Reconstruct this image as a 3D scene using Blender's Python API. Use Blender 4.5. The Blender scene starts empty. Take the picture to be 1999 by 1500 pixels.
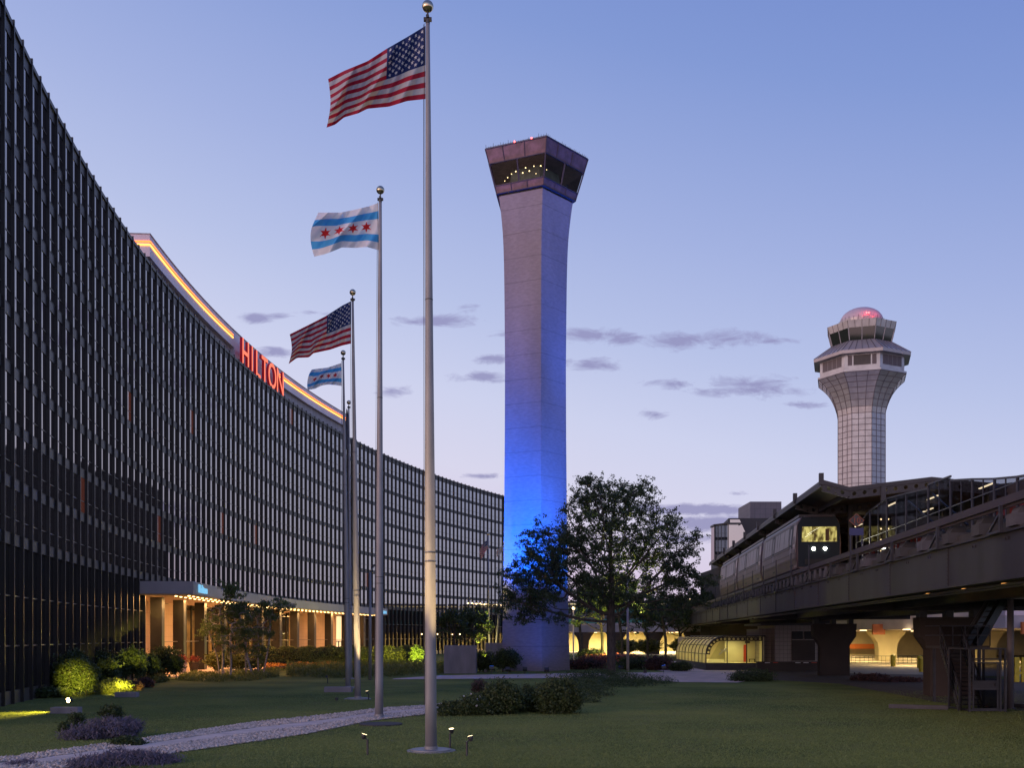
import bpy, math, random
import numpy as np
from mathutils import Vector, Matrix
R = math.radians
random.seed(7); RNG = np.random.default_rng(11)
scene = bpy.context.scene
COL = scene.collection
F, HZ, EYE = 2000.0, 1243.0, 3.5          # focal length in photo pixels, horizon row, eye height in metres

def srgb(r, g, b):
    f = lambda c: (c/255/12.92 if c/255 <= .04045 else ((c/255+.055)/1.055)**2.4)
    return (f(r), f(g), f(b), 1)

# ------------------------------------------------------------------ camera
cam = bpy.data.cameras.new('camera'); camo = bpy.data.objects.new('camera', cam); COL.objects.link(camo)
camo.location = (0, 0, EYE); camo.rotation_euler = (R(90), 0, 0)
cam.sensor_width = 36; cam.lens = 36*F/1999; cam.shift_y = (HZ-750)/1999; cam.clip_end = 4000; cam.clip_start = .5
scene.camera = camo
scene.view_settings.view_transform = 'Standard'; scene.view_settings.look = 'None'
scene.view_settings.exposure = 0; scene.view_settings.gamma = 1

# ------------------------------------------------------------------ sky at dusk
W = bpy.data.worlds.new('World'); scene.world = W; W.use_nodes = True
nt = W.node_tree; N = nt.nodes; L = nt.links; N.clear()
def nn(t, **k):
    n = N.new(t)
    for a, b in k.items(): setattr(n, a, b)
    return n
def mth(op, a, b=None, c=None, clamp=False):
    n = nn('ShaderNodeMath', operation=op); n.use_clamp = clamp
    for i, v in enumerate((a, b, c)):
        if v is None: continue
        if isinstance(v, (int, float)): n.inputs[i].default_value = v
        else: L.new(v, n.inputs[i])
    return n.outputs[0]
tc = nn('ShaderNodeTexCoord'); sx = nn('ShaderNodeSeparateXYZ'); L.new(tc.outputs['Generated'], sx.inputs[0])
dx, dy, dz = sx.outputs
s = mth('ADD', dz, mth('MULTIPLY', dx, .22))
ramp = nn('ShaderNodeValToRGB'); cr = ramp.color_ramp
stops = [(-.10, (176,158,182)), (.02, (216,194,216)), (.08, (218,202,226)), (.15, (217,215,237)), (.22, (205,210,238)),
         (.30, (184,195,232)), (.39, (163,178,225)), (.52, (131,154,213)), (.66, (104,130,200)), (.85, (84,110,184))]
L.new(mth('MULTIPLY_ADD', s, 1/1.2, .2/1.2), ramp.inputs[0])
while len(cr.elements) < len(stops): cr.elements.new(.5)
for e, (p, c) in zip(cr.elements, stops): e.position = (p+.2)/1.2; e.color = srgb(*c)
# clouds: each a soft patch at its own bearing and height, broken up by noise
ydir = mth('MAXIMUM', dy, .05)
cu = mth('DIVIDE', dx, ydir); cv = mth('DIVIDE', dz, ydir)
cmb = nn('ShaderNodeCombineXYZ'); L.new(cu, cmb.inputs[0]); L.new(cv, cmb.inputs[1])
clouds = [(1150,655,60,15,1),(1325,665,66,15,1),(1430,662,70,16,1),(1500,667,50,7,.8),(1215,662,45,12,.8),(1150,712,54,12,1),(1310,750,42,9,.8),
 (1460,757,76,20,.8),(1575,790,46,6,.8),(1280,810,26,9,.8),(960,700,36,9,.9),(940,736,46,10,.9),(850,628,66,12,.9),(500,622,34,9,.9),(545,618,28,7,.8),
 (540,688,38,10,1),(775,762,34,10,.6),(1370,765,26,10,.5),(1370,996,150,11,1.2),(1400,1024,130,16,1.2),(1330,1052,110,10,.8),(950,930,34,4,.7),
 (905,600,20,8,.5),(1555,763,28,9,.6),(610,610,34,5,.5),(1000,650,40,8,.5),(1450,965,40,4,.5)]
acc = None
clouds = [(x, y, a*1.22, b*1.2, k*1.12) for x, y, a, b, k in clouds]
for x, y, a, b, k in clouds:
    m = nn('ShaderNodeVectorMath', operation='MULTIPLY_ADD')
    ix, iy = F/(a*1.25), F/(b*1.25)
    L.new(cmb.outputs[0], m.inputs[0]); m.inputs[1].default_value = (ix, iy, 0)
    m.inputs[2].default_value = (-(x-1000)/F*ix, -(HZ-y)/F*iy, 0)
    ln = nn('ShaderNodeVectorMath', operation='LENGTH'); L.new(m.outputs[0], ln.inputs[0])
    v = mth('MULTIPLY_ADD', ln.outputs['Value'], -k, k)
    acc = v if acc is None else mth('MAXIMUM', acc, v)
nz = nn('ShaderNodeTexNoise'); nz.inputs['Scale'].default_value = 1; nz.inputs['Detail'].default_value = 9; nz.inputs['Roughness'].default_value = .68; nz.inputs['Distortion'].default_value = .5
mp = nn('ShaderNodeVectorMath', operation='MULTIPLY'); L.new(cmb.outputs[0], mp.inputs[0]); mp.inputs[1].default_value = (30, 85, 1)
L.new(mp.outputs[0], nz.inputs['Vector'])
dens = mth('ADD', mth('MAXIMUM', acc, -1), mth('MULTIPLY_ADD', nz.outputs[0], 2.5, -1.42))
dens = mth('MULTIPLY', dens, 1.5, clamp=True)
dens = mth('MULTIPLY', dens, mth('GREATER_THAN', dy, .06))
ccol = nn('ShaderNodeValToRGB'); L.new(mth('MULTIPLY', dz, 2.0), ccol.inputs[0])
ccol.color_ramp.elements[0].color = srgb(142,140,182); ccol.color_ramp.elements[1].color = srgb(150,150,195)
mx = nn('ShaderNodeMix', data_type='RGBA'); L.new(mth('MULTIPLY', dens, .86), mx.inputs[0]); L.new(ramp.outputs[0], mx.inputs[6]); L.new(ccol.outputs[0], mx.inputs[7])
# the bright low glow of the sun side of the sky, behind the camera and to its left
gl = mth('MULTIPLY', mth('ADD', mth('MULTIPLY', dy, -.52), mth('MULTIPLY', dx, -.85)), 1.0, clamp=True); gl = mth('POWER', gl, 1.7)
gv = mth('POWER', mth('SUBTRACT', 1.0, mth('ABSOLUTE', mth('MAXIMUM', dz, -.9))), 2.6)
glow = mth('MULTIPLY', gl, gv)
gm = nn('ShaderNodeMix', data_type='RGBA', blend_type='ADD'); gm.clamp_result = False; gm.inputs[0].default_value = 1
gs = nn('ShaderNodeVectorMath', operation='SCALE'); gs.inputs[0].default_value = (2.6, 1.68, 1.30); L.new(glow, gs.inputs['Scale'])
L.new(mx.outputs[2], gm.inputs[6]); L.new(gs.outputs[0], gm.inputs[7])
bg = nn('ShaderNodeBackground'); L.new(gm.outputs[2], bg.inputs[0]); bg.inputs[1].default_value = 1.0
wo = nn('ShaderNodeOutputWorld'); L.new(bg.outputs[0], wo.inputs[0])

# afterglow of the set sun: low, wide, weak, from behind and to the left
sl = bpy.data.lights.new('sun', 'SUN'); sl.energy = .55; sl.angle = R(14); sl.color = (1, .62, .55)
so = bpy.data.objects.new('sun', sl); COL.objects.link(so)
so.rotation_euler = Vector((.80, .56, -.16)).to_track_quat('-Z', 'Y').to_euler()

# ------------------------------------------------------------------ mesh helpers
def gp(px, py):                                # photo pixel on the ground -> (X, Y)
    d = EYE*F/(py-HZ); return ((px-1000)/F*d, d)
def at(px, py, d): return Vector(((px-1000)/F*d, d, EYE+(HZ-py)*d/F))
class MB:
    def __init__(s): s.v = []; s.f = []; s.m = []; s.mi = 0
    def add(s, vs, fs):
        o = len(s.v); s.v += [tuple(v) for v in vs]
        for f in fs: s.f.append(tuple(i+o for i in f)); s.m.append(s.mi)
    def box(s, a, b, fr=None):                 # axis box from a to b, optionally mapped by frame fr(x,y,z)
        x0,y0,z0 = a; x1,y1,z1 = b
        vs = [(x0,y0,z0),(x1,y0,z0),(x1,y1,z0),(x0,y1,z0),(x0,y0,z1),(x1,y0,z1),(x1,y1,z1),(x0,y1,z1)]
        if fr: vs = [fr(*v) for v in vs]
        s.add(vs, [(0,3,2,1),(4,5,6,7),(0,1,5,4),(1,2,6,5),(2,3,7,6),(3,0,4,7)]); return s
    def bar(s, p, q, w, h=None):               # rectangular bar between two points
        h = h or w; p = Vector(p); q = Vector(q); d = (q-p).normalized()
        up = Vector((0,0,1)) if abs(d.z) < .95 else Vector((0,1,0))
        r = d.cross(up).normalized(); u = r.cross(d)
        vs = [c + r*i*w/2 + u*j*h/2 for c in (p, q) for i, j in ((-1,-1),(1,-1),(1,1),(-1,1))]
        s.add(vs, [(3,2,1,0),(4,5,6,7),(0,1,5,4),(1,2,6,5),(2,3,7,6),(3,0,4,7)]); return s
    def tube(s, pts, rad, n=8, cap=True):
        pts = [Vector(p) for p in pts]; rad = rad if isinstance(rad, (list, tuple)) else [rad]*len(pts)
        vs = []; pr = None
        for i, p in enumerate(pts):
            d = (pts[min(i+1, len(pts)-1)]-pts[max(i-1, 0)]).normalized()
            if pr is None:
                up = Vector((0,0,1)) if abs(d.z) < .9 else Vector((1,0,0)); r = d.cross(up).normalized()
            else: r = (pr-d*pr.dot(d)).normalized()
            pr = r; u = d.cross(r)
            vs += [p+(r*math.cos(2*math.pi*k/n)+u*math.sin(2*math.pi*k/n))*rad[i] for k in range(n)]
        fs = [(i*n+k, i*n+(k+1) % n, (i+1)*n+(k+1) % n, (i+1)*n+k) for i in range(len(pts)-1) for k in range(n)]
        if cap: fs += [tuple(range(n))[::-1], tuple((len(pts)-1)*n+k for k in range(n))]
        s.add(vs, fs); return s
    def rings(s, rings, close=True, caps=(1,1)):  # loft a list of equal-length rings
        n = len(rings[0]); vs = [v for r in rings for v in r]; m = n if close else n-1
        fs = [(i*n+k, i*n+(k+1) % n, (i+1)*n+(k+1) % n, (i+1)*n+k) for i in range(len(rings)-1) for k in range(m)]
        if caps[0]: fs.append(tuple(range(n))[::-1])
        if caps[1]: fs.append(tuple((len(rings)-1)*n+k for k in range(n)))
        s.add(vs, fs); return s
    def quad(s, a, b, c, d): s.add([a,b,c,d], [(0,1,2,3)]); return s
    def sphere(s, c, r, n=16, m=10, sz=1):
        rr = [[(c[0]+r*math.sin(math.pi*j/m)*math.cos(2*math.pi*k/n), c[1]+r*math.sin(math.pi*j/m)*math.sin(2*math.pi*k/n), c[2]-r*sz*math.cos(math.pi*j/m)) for k in range(n)] for j in range(m+1)]
        return s.rings(rr, caps=(0,0))
    def holed(s, a, b, up, h, n, r, seg=14):   # plate from a to b with a row of n round holes
        a = Vector(a); b = Vector(b); up = Vector(up); d = (b-a)/n
        for i in range(n):
            o = a+d*i; w = d.length; dd = d.normalized(); c = o+d/2+up*(h/2); vs = []; fs = []
            for k in range(seg):
                t = 2*math.pi*(k+.5)/seg; x, y = math.cos(t), math.sin(t)
                q = min((w/2)/max(abs(x), 1e-6), (h/2)/max(abs(y), 1e-6))
                vs += [c+dd*x*q+up*y*q, c+dd*x*r+up*y*r]
            # corners are cut slightly; square them with the chords above and below
            for k in range(seg): k2 = (k+1) % seg; fs.append((2*k, 2*k2, 2*k2+1, 2*k+1))
            s.add(vs, fs)
        return s
    def build(s, name, mats, parent=None, smooth=False, loc=None):
        me = bpy.data.meshes.new(name); me.from_pydata([tuple(v) for v in s.v], [], s.f)
        for m in (mats if isinstance(mats, (list, tuple)) else [mats]): me.materials.append(m)
        if any(s.m): me.polygons.foreach_set('material_index', s.m)
        if smooth: me.polygons.foreach_set('use_smooth', [True]*len(s.f))
        me.update(); return link(name, me, parent, loc)
def WLOC(o):                                   # world location of an object built without rotation
    v = Vector(o.location)
    return v if not o.parent else Vector(WLOC(o.parent)) + o.matrix_parent_inverse.to_translation() + v
def link(name, me, parent=None, loc=None):
    o = bpy.data.objects.new(name, me); COL.objects.link(o)
    if parent: o.parent = parent; o.matrix_parent_inverse = Matrix.Translation(-Vector(WLOC(parent)))
    if loc: o.location = loc
    return o
def tag(o, label=None, cat=None, group=None, kind=None):
    if label: o['label'] = label
    if cat: o['category'] = cat
    if group: o['group'] = group
    if kind: o['kind'] = kind
    return o
def thing(name, label, cat, loc, group=None):
    o = bpy.data.objects.new(name, None); COL.objects.link(o); o.location = loc; o.empty_display_size = .2
    return tag(o, label, cat, group)
def empty_part(name, parent, loc):
    o = bpy.data.objects.new(name, None); COL.objects.link(o); o.parent = parent
    o.matrix_parent_inverse = Matrix.Translation(-Vector(WLOC(parent))); o.location = loc; return o
def copy_tree(o, parent=None):
    c = o.copy(); COL.objects.link(c)
    if parent: c.parent = parent; c.matrix_parent_inverse = o.matrix_parent_inverse.copy()
    for ch in list(o.children): copy_tree(ch, c)
    return c
def shift(o, v): o.location = Vector(o.location)+Vector(v)

# ------------------------------------------------------------------ materials
def mat(name, col, rough=.7, metal=0, noise=0, scale=1.0, col2=None, bump=0, bscale=None, emit=None, es=0, ior=None, coord='Object', stretch=None, spec=None, detail=5):
    m = bpy.data.materials.new(name); m.use_nodes = True; n = m.node_tree.nodes; l = m.node_tree.links; b = n['Principled BSDF']
    b.inputs['Base Color'].default_value = (*col[:3], 1); b.inputs['Roughness'].default_value = rough; b.inputs['Metallic'].default_value = metal
    if ior: b.inputs['IOR'].default_value = ior
    if spec is not None: b.inputs['Specular IOR Level'].default_value = spec
    if emit: b.inputs['Emission Color'].default_value = (*emit[:3], 1); b.inputs['Emission Strength'].default_value = es
    if noise or bump or col2:
        t = n.new('ShaderNodeTexCoord'); src = t.outputs[coord]
        if stretch:
            vm = n.new('ShaderNodeVectorMath'); vm.operation = 'MULTIPLY'; vm.inputs[1].default_value = stretch; l.new(src, vm.inputs[0]); src = vm.outputs[0]
        tx = n.new('ShaderNodeTexNoise'); tx.inputs['Scale'].default_value = scale; tx.inputs['Detail'].default_value = detail; l.new(src, tx.inputs['Vector'])
        if noise or col2:
            rp = n.new('ShaderNodeValToRGB'); l.new(tx.outputs[0], rp.inputs[0])
            c2 = col2 if col2 else tuple(c*(1-noise) for c in col[:3]); c1 = col if col2 else tuple(min(1, c*(1+noise*.6)) for c in col[:3])
            rp.color_ramp.elements[0].position = .36; rp.color_ramp.elements[1].position = .66
            rp.color_ramp.elements[0].color = (*c2[:3], 1); rp.color_ramp.elements[1].color = (*c1[:3], 1); l.new(rp.outputs[0], b.inputs['Base Color'])
        if bump:
            t2 = tx
            if bscale:
                t2 = n.new('ShaderNodeTexNoise'); t2.inputs['Scale'].default_value = bscale; t2.inputs['Detail'].default_value = 6; l.new(src, t2.inputs['Vector'])
            bp = n.new('ShaderNodeBump'); bp.inputs['Strength'].default_value = bump; bp.inputs['Distance'].default_value = .05; l.new(t2.outputs[0], bp.inputs['Height']); l.new(bp.outputs[0], b.inputs['Normal'])
    return m
def emis(name, col, st):
    return mat(name, (.02,.02,.02), .6, emit=col, es=st)
def leafmat(name, c1, c2, trans=.35):
    m = bpy.data.materials.new(name); m.use_nodes = True; n = m.node_tree.nodes; l = m.node_tree.links; b = n['Principled BSDF']
    g = n.new('ShaderNodeNewGeometry'); rp = n.new('ShaderNodeValToRGB'); l.new(g.outputs['Random Per Island'], rp.inputs[0])
    rp.color_ramp.elements[0].color = (*c1, 1); rp.color_ramp.elements[1].color = (*c2, 1)
    l.new(rp.outputs[0], b.inputs['Base Color']); b.inputs['Roughness'].default_value = .55
    t = n.new('ShaderNodeBsdfTranslucent'); l.new(rp.outputs[0], t.inputs[0]); mxs = n.new('ShaderNodeMixShader'); mxs.inputs[0].default_value = trans
    l.new(b.outputs[0], mxs.inputs[1]); l.new(t.outputs[0], mxs.inputs[2]); l.new(mxs.outputs[0], n['Material Output'].inputs[0])
    return m
M = {}
M['fin'] = mat('black_metal', (.022,.020,.020), .38, 0, noise=.3, scale=.6)
M['glass'] = mat('dark_mirror_glass', (.006,.006,.008), .02, 0, ior=5.0); M['glass'].node_tree.nodes['Principled BSDF'].inputs['Specular Tint'].default_value = (1,.93,.92,1)
M['glasslow'] = mat('dark_lobby_glass', (.004,.004,.006), .03, 0, ior=1.65)
M['spandrel'] = mat('charcoal_spandrel', (.042,.037,.037), .45, .1, noise=.25, scale=.5)
M['mullion'] = mat('bronze_mullion', (.16,.14,.125), .4, .5)
M['wallblack'] = mat('black_wall', (.012,.012,.013), .6, noise=.2, scale=.4)
M['pent'] = mat('pale_metal_panel', (.62,.54,.62), .45, .2, noise=.12, scale=.25, stretch=(1,1,.15))
M['pentrib'] = mat('ribbed_grey_panel', (.28,.25,.28), .5, .2, noise=.3, scale=2.5, stretch=(1,1,.05))
M['neonY'] = emis('neon_yellow', (1,.42,.08), 3.0); M['neonO'] = emis('neon_orange', (1,.17,.03), 3.4)
M['letface'] = emis('letter_face', (1,.19,.09), 1.25); M['letside'] = mat('letter_side_red', (.25,.01,.02), .5, emit=(.6,.01,.03), es=.22)
M['letblue'] = emis('blue_letter', (.25,.65,1), .9)
M['canopy'] = mat('canopy_panel', (.40,.36,.37), .45, .15, noise=.1, scale=.4)
M['soffit'] = mat('soffit_panel', (.62,.50,.36), .6, noise=.1, scale=.6)
M['bulb'] = emis('warm_bulb', (1,.62,.22), 9)
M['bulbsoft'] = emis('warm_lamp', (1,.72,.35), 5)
M['travertine'] = mat('travertine_wall', (.50,.40,.31), .7, noise=.14, scale=2.2, bump=.1)
M['pave'] = mat('peach_paving', (.70,.50,.42), .85, noise=.18, scale=.8, bump=.15, bscale=18)
M['pathc'] = mat('concrete_path', (.68,.55,.47), .85, noise=.15, scale=1.2, bump=.15, bscale=20)
M['stone'] = leafmat('white_gravel', (.30,.25,.20), (.74,.62,.52), 0)
M['gravelbed'] = mat('gravel_bed', (.62,.55,.52), .9, col2=(.26,.23,.22), scale=9, bump=.8, bscale=12, detail=3)
M['alu'] = mat('brushed_aluminium', (.27,.265,.275), .5, .15, noise=.12, scale=3, stretch=(1,1,.35), bump=.05, bscale=30)
M['ball'] = mat('polished_ball', (.55,.47,.33), .16, .95)
M['darkmetal'] = mat('dark_metal', (.06,.06,.065), .45, .4, noise=.2, scale=2)
M['concrete'] = mat('board_concrete', (.44,.40,.43), .85, noise=.12, scale=.5, bump=.35, bscale=5)
M['planter'] = mat('planter_concrete', (.27,.24,.26), .85, noise=.22, scale=1.2, stretch=(1,1,.25), bump=.2, bscale=9)
M['cab'] = mat('weathered_steel_panel', (.115,.062,.10), .5, .25, noise=.32, scale=1.6)
M['cabframe'] = mat('cab_frame', (.05,.035,.055), .5, .3)
M['cabglass'] = mat('cab_glass', (.012,.016,.018), .04, 0, ior=1.75)
M['tpanel'] = mat('tower_panel', (.37,.37,.385), .26, .35, noise=.14, scale=.6)
M['tjoint'] = mat('tower_joint', (.09,.075,.085), .6, .1)
M['troof'] = mat('standing_seam', (.34,.32,.33), .4, .4, noise=.1, scale=.6)
M['dome'] = mat('radome', (.42,.36,.42), .5, noise=.05, scale=.5, emit=(1,.12,.2), es=.01)  # faint red glow on the dome is put into its emission
M['red'] = emis('red_beacon', (1,.05,.05), 14)
M['girder'] = mat('painted_girder', (.040,.037,.046), .55, .2, noise=.28, scale=.9, stretch=(1,1,.12), col2=(.028,.024,.028), bump=.05)
M['deck'] = mat('guideway_concrete', (.055,.052,.052), .8, noise=.25, scale=.8, bump=.2, bscale=6)
M['pier'] = mat('pier_concrete', (.05,.038,.032), .85, noise=.2, scale=.5, bump=.25, bscale=5)
M['railred'] = mat('rail_cover', (.045,.032,.040), .6, noise=.15, scale=1)
M['lightblock'] = mat('pale_concrete_pad', (.09,.085,.095), .85, noise=.2, scale=3)
M['galv'] = mat('galvanised_steel', (.06,.06,.073), .5, .4, noise=.2, scale=2)
M['train'] = mat('train_side', (.115,.072,.070), .45, .1, noise=.15, scale=.8)
M['traindark'] = mat('train_front_dark', (.013,.020,.028), .5, 0, spec=.2)
M['trainwin'] = mat('train_window', (.13,.105,.12), .35, 0, spec=.25)
M['trainroof'] = mat('train_roof', (.05,.05,.055), .4, .3, noise=.2, scale=1)
M['headlight'] = emis('headlight_glass', (1,.98,.75), 45)
M['canopyroof'] = mat('station_roof', (.045,.042,.045), .45, .3, noise=.2, scale=.6)
M['ceil'] = mat('station_ceiling', (.12,.09,.075), .6, noise=.3, scale=.8)
M['lattice'] = mat('painted_steel', (.045,.042,.045), .5, .3, noise=.15, scale=3)
M['poster'] = mat('red_poster', (.30,.04,.04), .6, noise=.5, scale=2.5, emit=(.55,.06,.05), es=.10)
M['tube'] = emis('fluorescent_tube', (1,.80,.48), 3)
M['tint'] = mat('tinted_screen', (.05,.05,.06), .1)
M['tile'] = mat('tile_wall', (.27,.23,.21), .6, noise=.08, scale=1)
M['tilegrey'] = mat('grey_tile_wall', (.16,.15,.17), .5, noise=.08, scale=1)
M['creamwall'] = mat('cream_painted_wall', (.66,.58,.36), .8, noise=.08, scale=.8)
M['road'] = mat('road_concrete', (.26,.22,.16), .85, noise=.15, scale=.35, bump=.1, bscale=8)
M['yellow'] = mat('yellow_paint', (.62,.48,.03), .6, noise=.15, scale=3)
M['orange'] = mat('orange_panel', (.50,.14,.03), .6)
M['redpaint'] = mat('red_paint', (.55,.06,.03), .6)
M['white'] = mat('white_paint', (.65,.62,.62), .6)
M['blueplate'] = mat('blue_plate', (.03,.035,.12), .5)
M['mulch'] = mat('bare_soil', (.085,.060,.045), .95, noise=.3, scale=1.5, bump=.5, bscale=9)
M['bark'] = mat('dark_bark', (.075,.062,.055), .9, noise=.4, scale=6, stretch=(1,1,.3), bump=.6, bscale=14)
M['birch'] = mat('pale_birch_bark', (.36,.31,.28), .85, noise=.45, scale=5, stretch=(1,1,2.5), bump=.3)
M['leaf'] = leafmat('locust_leaves', (.024,.042,.018), (.070,.102,.038), .3)
M['leaf2'] = leafmat('shrub_leaves', (.028,.046,.014), (.085,.120,.036), .25)
M['leaf3'] = leafmat('bright_leaves', (.09,.15,.03), (.22,.30,.07), .3)
M['yew'] = leafmat('hedge_leaves', (.07,.08,.015), (.19,.19,.045), .2)
M['lav'] = leafmat('lavender_sprigs', (.07,.07,.08), (.19,.155,.225), .15)
M['redleaf'] = leafmat('red_leaves', (.10,.02,.02), (.35,.05,.04))
M['purpleleaf'] = leafmat('dusky_red_leaves', (.06,.035,.03), (.15,.07,.06))
M['flower'] = leafmat('orange_flowers', (.45,.14,.02), (.65,.30,.05))
M['pinkflower'] = leafmat('pink_flowers', (.35,.08,.07), (.50,.18,.14))
M['bladegrass'] = leafmat('tall_grass', (.07,.095,.022), (.21,.23,.055))
M['birchleaf'] = leafmat('birch_leaves', (.055,.085,.022), (.15,.20,.06), .35)
M['lawnblade'] = leafmat('lawn_blades', (.115,.165,.046), (.28,.34,.10), .2)

M['whiteflower'] = leafmat('white_flowers', (.55,.55,.6), (.8,.8,.85))
def grid_tile(name, base, line, size, rough=.5, metal=0, lw=.03, vertical=True):   # square tile joints in object space
    m = mat(name, base, rough, metal, noise=.1, scale=.7); n = m.node_tree.nodes; l = m.node_tree.links; b = n['Principled BSDF']
    t = n.new('ShaderNodeTexCoord'); sp = n.new('ShaderNodeSeparateXYZ'); l.new(t.outputs['Object'], sp.inputs[0])
    def ln(src):
        a = n.new('ShaderNodeMath'); a.operation = 'DIVIDE'; a.inputs[1].default_value = size; l.new(src, a.inputs[0])
        f = n.new('ShaderNodeMath'); f.operation = 'FRACT'; l.new(a.outputs[0], f.inputs[0])
        c = n.new('ShaderNodeMath'); c.operation = 'LESS_THAN'; c.inputs[1].default_value = lw/size; l.new(f.outputs[0], c.inputs[0]); return c.outputs[0]
    ad = n.new('ShaderNodeMath'); ad.operation = 'ADD'; l.new(sp.outputs[0], ad.inputs[0]); l.new(sp.outputs[1], ad.inputs[1])
    mxx = n.new('ShaderNodeMath'); mxx.operation = 'MAXIMUM'; l.new(ln(ad.outputs[0]), mxx.inputs[0]); l.new(ln(sp.outputs[2]), mxx.inputs[1])
    mc = n.new('ShaderNodeMix'); mc.data_type = 'RGBA'; src = b.inputs['Base Color'].links[0].from_socket
    l.new(mxx.outputs[0], mc.inputs[0]); l.new(src, mc.inputs[6]); mc.inputs[7].default_value = (*line, 1); l.new(mc.outputs[2], b.inputs['Base Color'])
    return m
M['tile'] = grid_tile('tile_wall', (.27,.23,.21), (.12,.10,.09), .42)
M['tilegrey'] = grid_tile('grey_tile_wall', (.13,.12,.145), (.05,.05,.06), .8)
M['travertine'] = grid_tile('travertine_wall', (.50,.36,.25), (.33,.24,.17), 1.15, lw=.03)

def ground_mat():
    m = bpy.data.materials.new('lawn_ground'); m.use_nodes = True; n = m.node_tree.nodes; l = m.node_tree.links; b = n['Principled BSDF']
    t = n.new('ShaderNodeTexCoord')
    def noise(sc, det=6, r=.6):
        x = n.new('ShaderNodeTexNoise'); x.inputs['Scale'].default_value = sc; x.inputs['Detail'].default_value = det; x.inputs['Roughness'].default_value = r; l.new(t.outputs['Object'], x.inputs['Vector']); return x.outputs[0]
    def rp(src, a, b_, c1, c2):
        r = n.new('ShaderNodeValToRGB'); l.new(src, r.inputs[0]); r.color_ramp.elements[0].position = a; r.color_ramp.elements[1].position = b_
        r.color_ramp.elements[0].color = (*c1, 1); r.color_ramp.elements[1].color = (*c2, 1); return r.outputs[0]
    fine = rp(noise(7, 9, .75), .3, .72, (.12,.15,.042), (.30,.33,.10))
    big = rp(noise(.12, 4), .35, .7, (.50,.58,.52), (1.30,1.15,.95))
    mm = n.new('ShaderNodeMix'); mm.data_type = 'RGBA'; mm.blend_type = 'MULTIPLY'; mm.inputs[0].default_value = 1; l.new(fine, mm.inputs[6]); l.new(big, mm.inputs[7])
    worn = rp(noise(.45, 7, .7), .52, .72, (0,0,0), (.62,.62,.62)); m2_ = n.new('ShaderNodeMix'); m2_.data_type = 'RGBA'; l.new(worn, m2_.inputs[0]); l.new(mm.outputs[2], m2_.inputs[6]); m2_.inputs[7].default_value = (.20,.175,.085,1)
    l.new(m2_.outputs[2], b.inputs['Base Color']); b.inputs['Roughness'].default_value = .95; b.inputs['Specular IOR Level'].default_value = .1
    bp = n.new('ShaderNodeBump'); bp.inputs['Strength'].default_value = .7; bp.inputs['Distance'].default_value = .06; l.new(noise(14, 8, .8), bp.inputs['Height']); l.new(bp.outputs[0], b.inputs['Normal'])
    return m
M['lawn'] = ground_mat()

# ------------------------------------------------------------------ ground
g = MB(); g.quad((-900,-60,0),(900,-60,0),(900,1500,0),(-900,1500,0)); tag(g.build('ground', M['lawn']), kind='structure')

PU = [(-17,25.5),(-14.6,29.3),(-12.4,35),(-11.4,38.3),(-10.4,41.4),(-8.0,45.5),(-6.4,49.3),(-4.4,51.1),(-2.6,54.5),(-1.0,60)]
PL = [(-14.5,23.5),(-11.4,27.6),(-9.9,30.8),(-9.2,32.3),(-8.5,33.8),(-7.3,36.5),(-5.9,41.9),(-3.9,45.5),(-1.4,50),(1.2,56)]
def strip(name, t0, t1, z, m, rag=0):
    b = MB(); A = []; B = []
    for i in range(len(PU)-1):
        for k in range(8):
            t = k/8; u = Vector((*PU[i],0)).lerp(Vector((*PU[i+1],0)), t); l = Vector((*PL[i],0)).lerp(Vector((*PL[i+1],0)), t)
            r0 = rag*random.uniform(-1,1); r1 = rag*random.uniform(-1,1)
            A.append(u.lerp(l, t0+r0)+Vector((0,0,z))); B.append(u.lerp(l, t1+r1)+Vector((0,0,z)))
    n = len(A); b.add(A+B, [(i, n+i, n+i+1, i+1) for i in range(n-1)]); return b.build(name, m)
tag(strip('gravel_bed', 0, 1, .012, M['gravelbed'], .02), kind='structure')
tag(strip('path', .32, .60, .03, M['pathc']), kind='structure')
def slab(name, pts, z, m, kind='structure'):
    b = MB(); b.add([(*p, z) for p in pts], [tuple(range(len(pts)))]); return tag(b.build(name, m), kind=kind)
slab('sidewalk', [gp(765,1327.5), gp(860,1327), gp(1100,1325), gp(1250,1327), gp(1330,1333), gp(1440,1334), gp(1500,1323), gp(1492,1313), gp(1420,1312), gp(1320,1313.5), gp(1100,1316), gp(860,1320), gp(770,1326)][::1], .02, M['pave'])
slab('pavement', [gp(1300,1313), gp(1420,1311.9), gp(1491,1312.5), gp(1500,1300), gp(1380,1290), gp(1290,1293), gp(1240,1300)], .016, M['pave'])
slab('road', [(30,97),(70,72),(130,72),(130,240),(8,240),(12,205),(30,185),(37,128)], .018, M['road'])
slab('bare_ground', [gp(1480,1327), gp(1640,1336), gp(1830,1372), gp(2100,1400), (40,60), (40,104), (27,106), gp(1480,1310)], .008, M['mulch'])
slab('back_path', [gp(450,1312), gp(640,1299), gp(860,1302), gp(1000,1299), gp(1000,1297), gp(860,1300), gp(640,1296.5), gp(450,1308)], .01, M['pave'])

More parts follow.
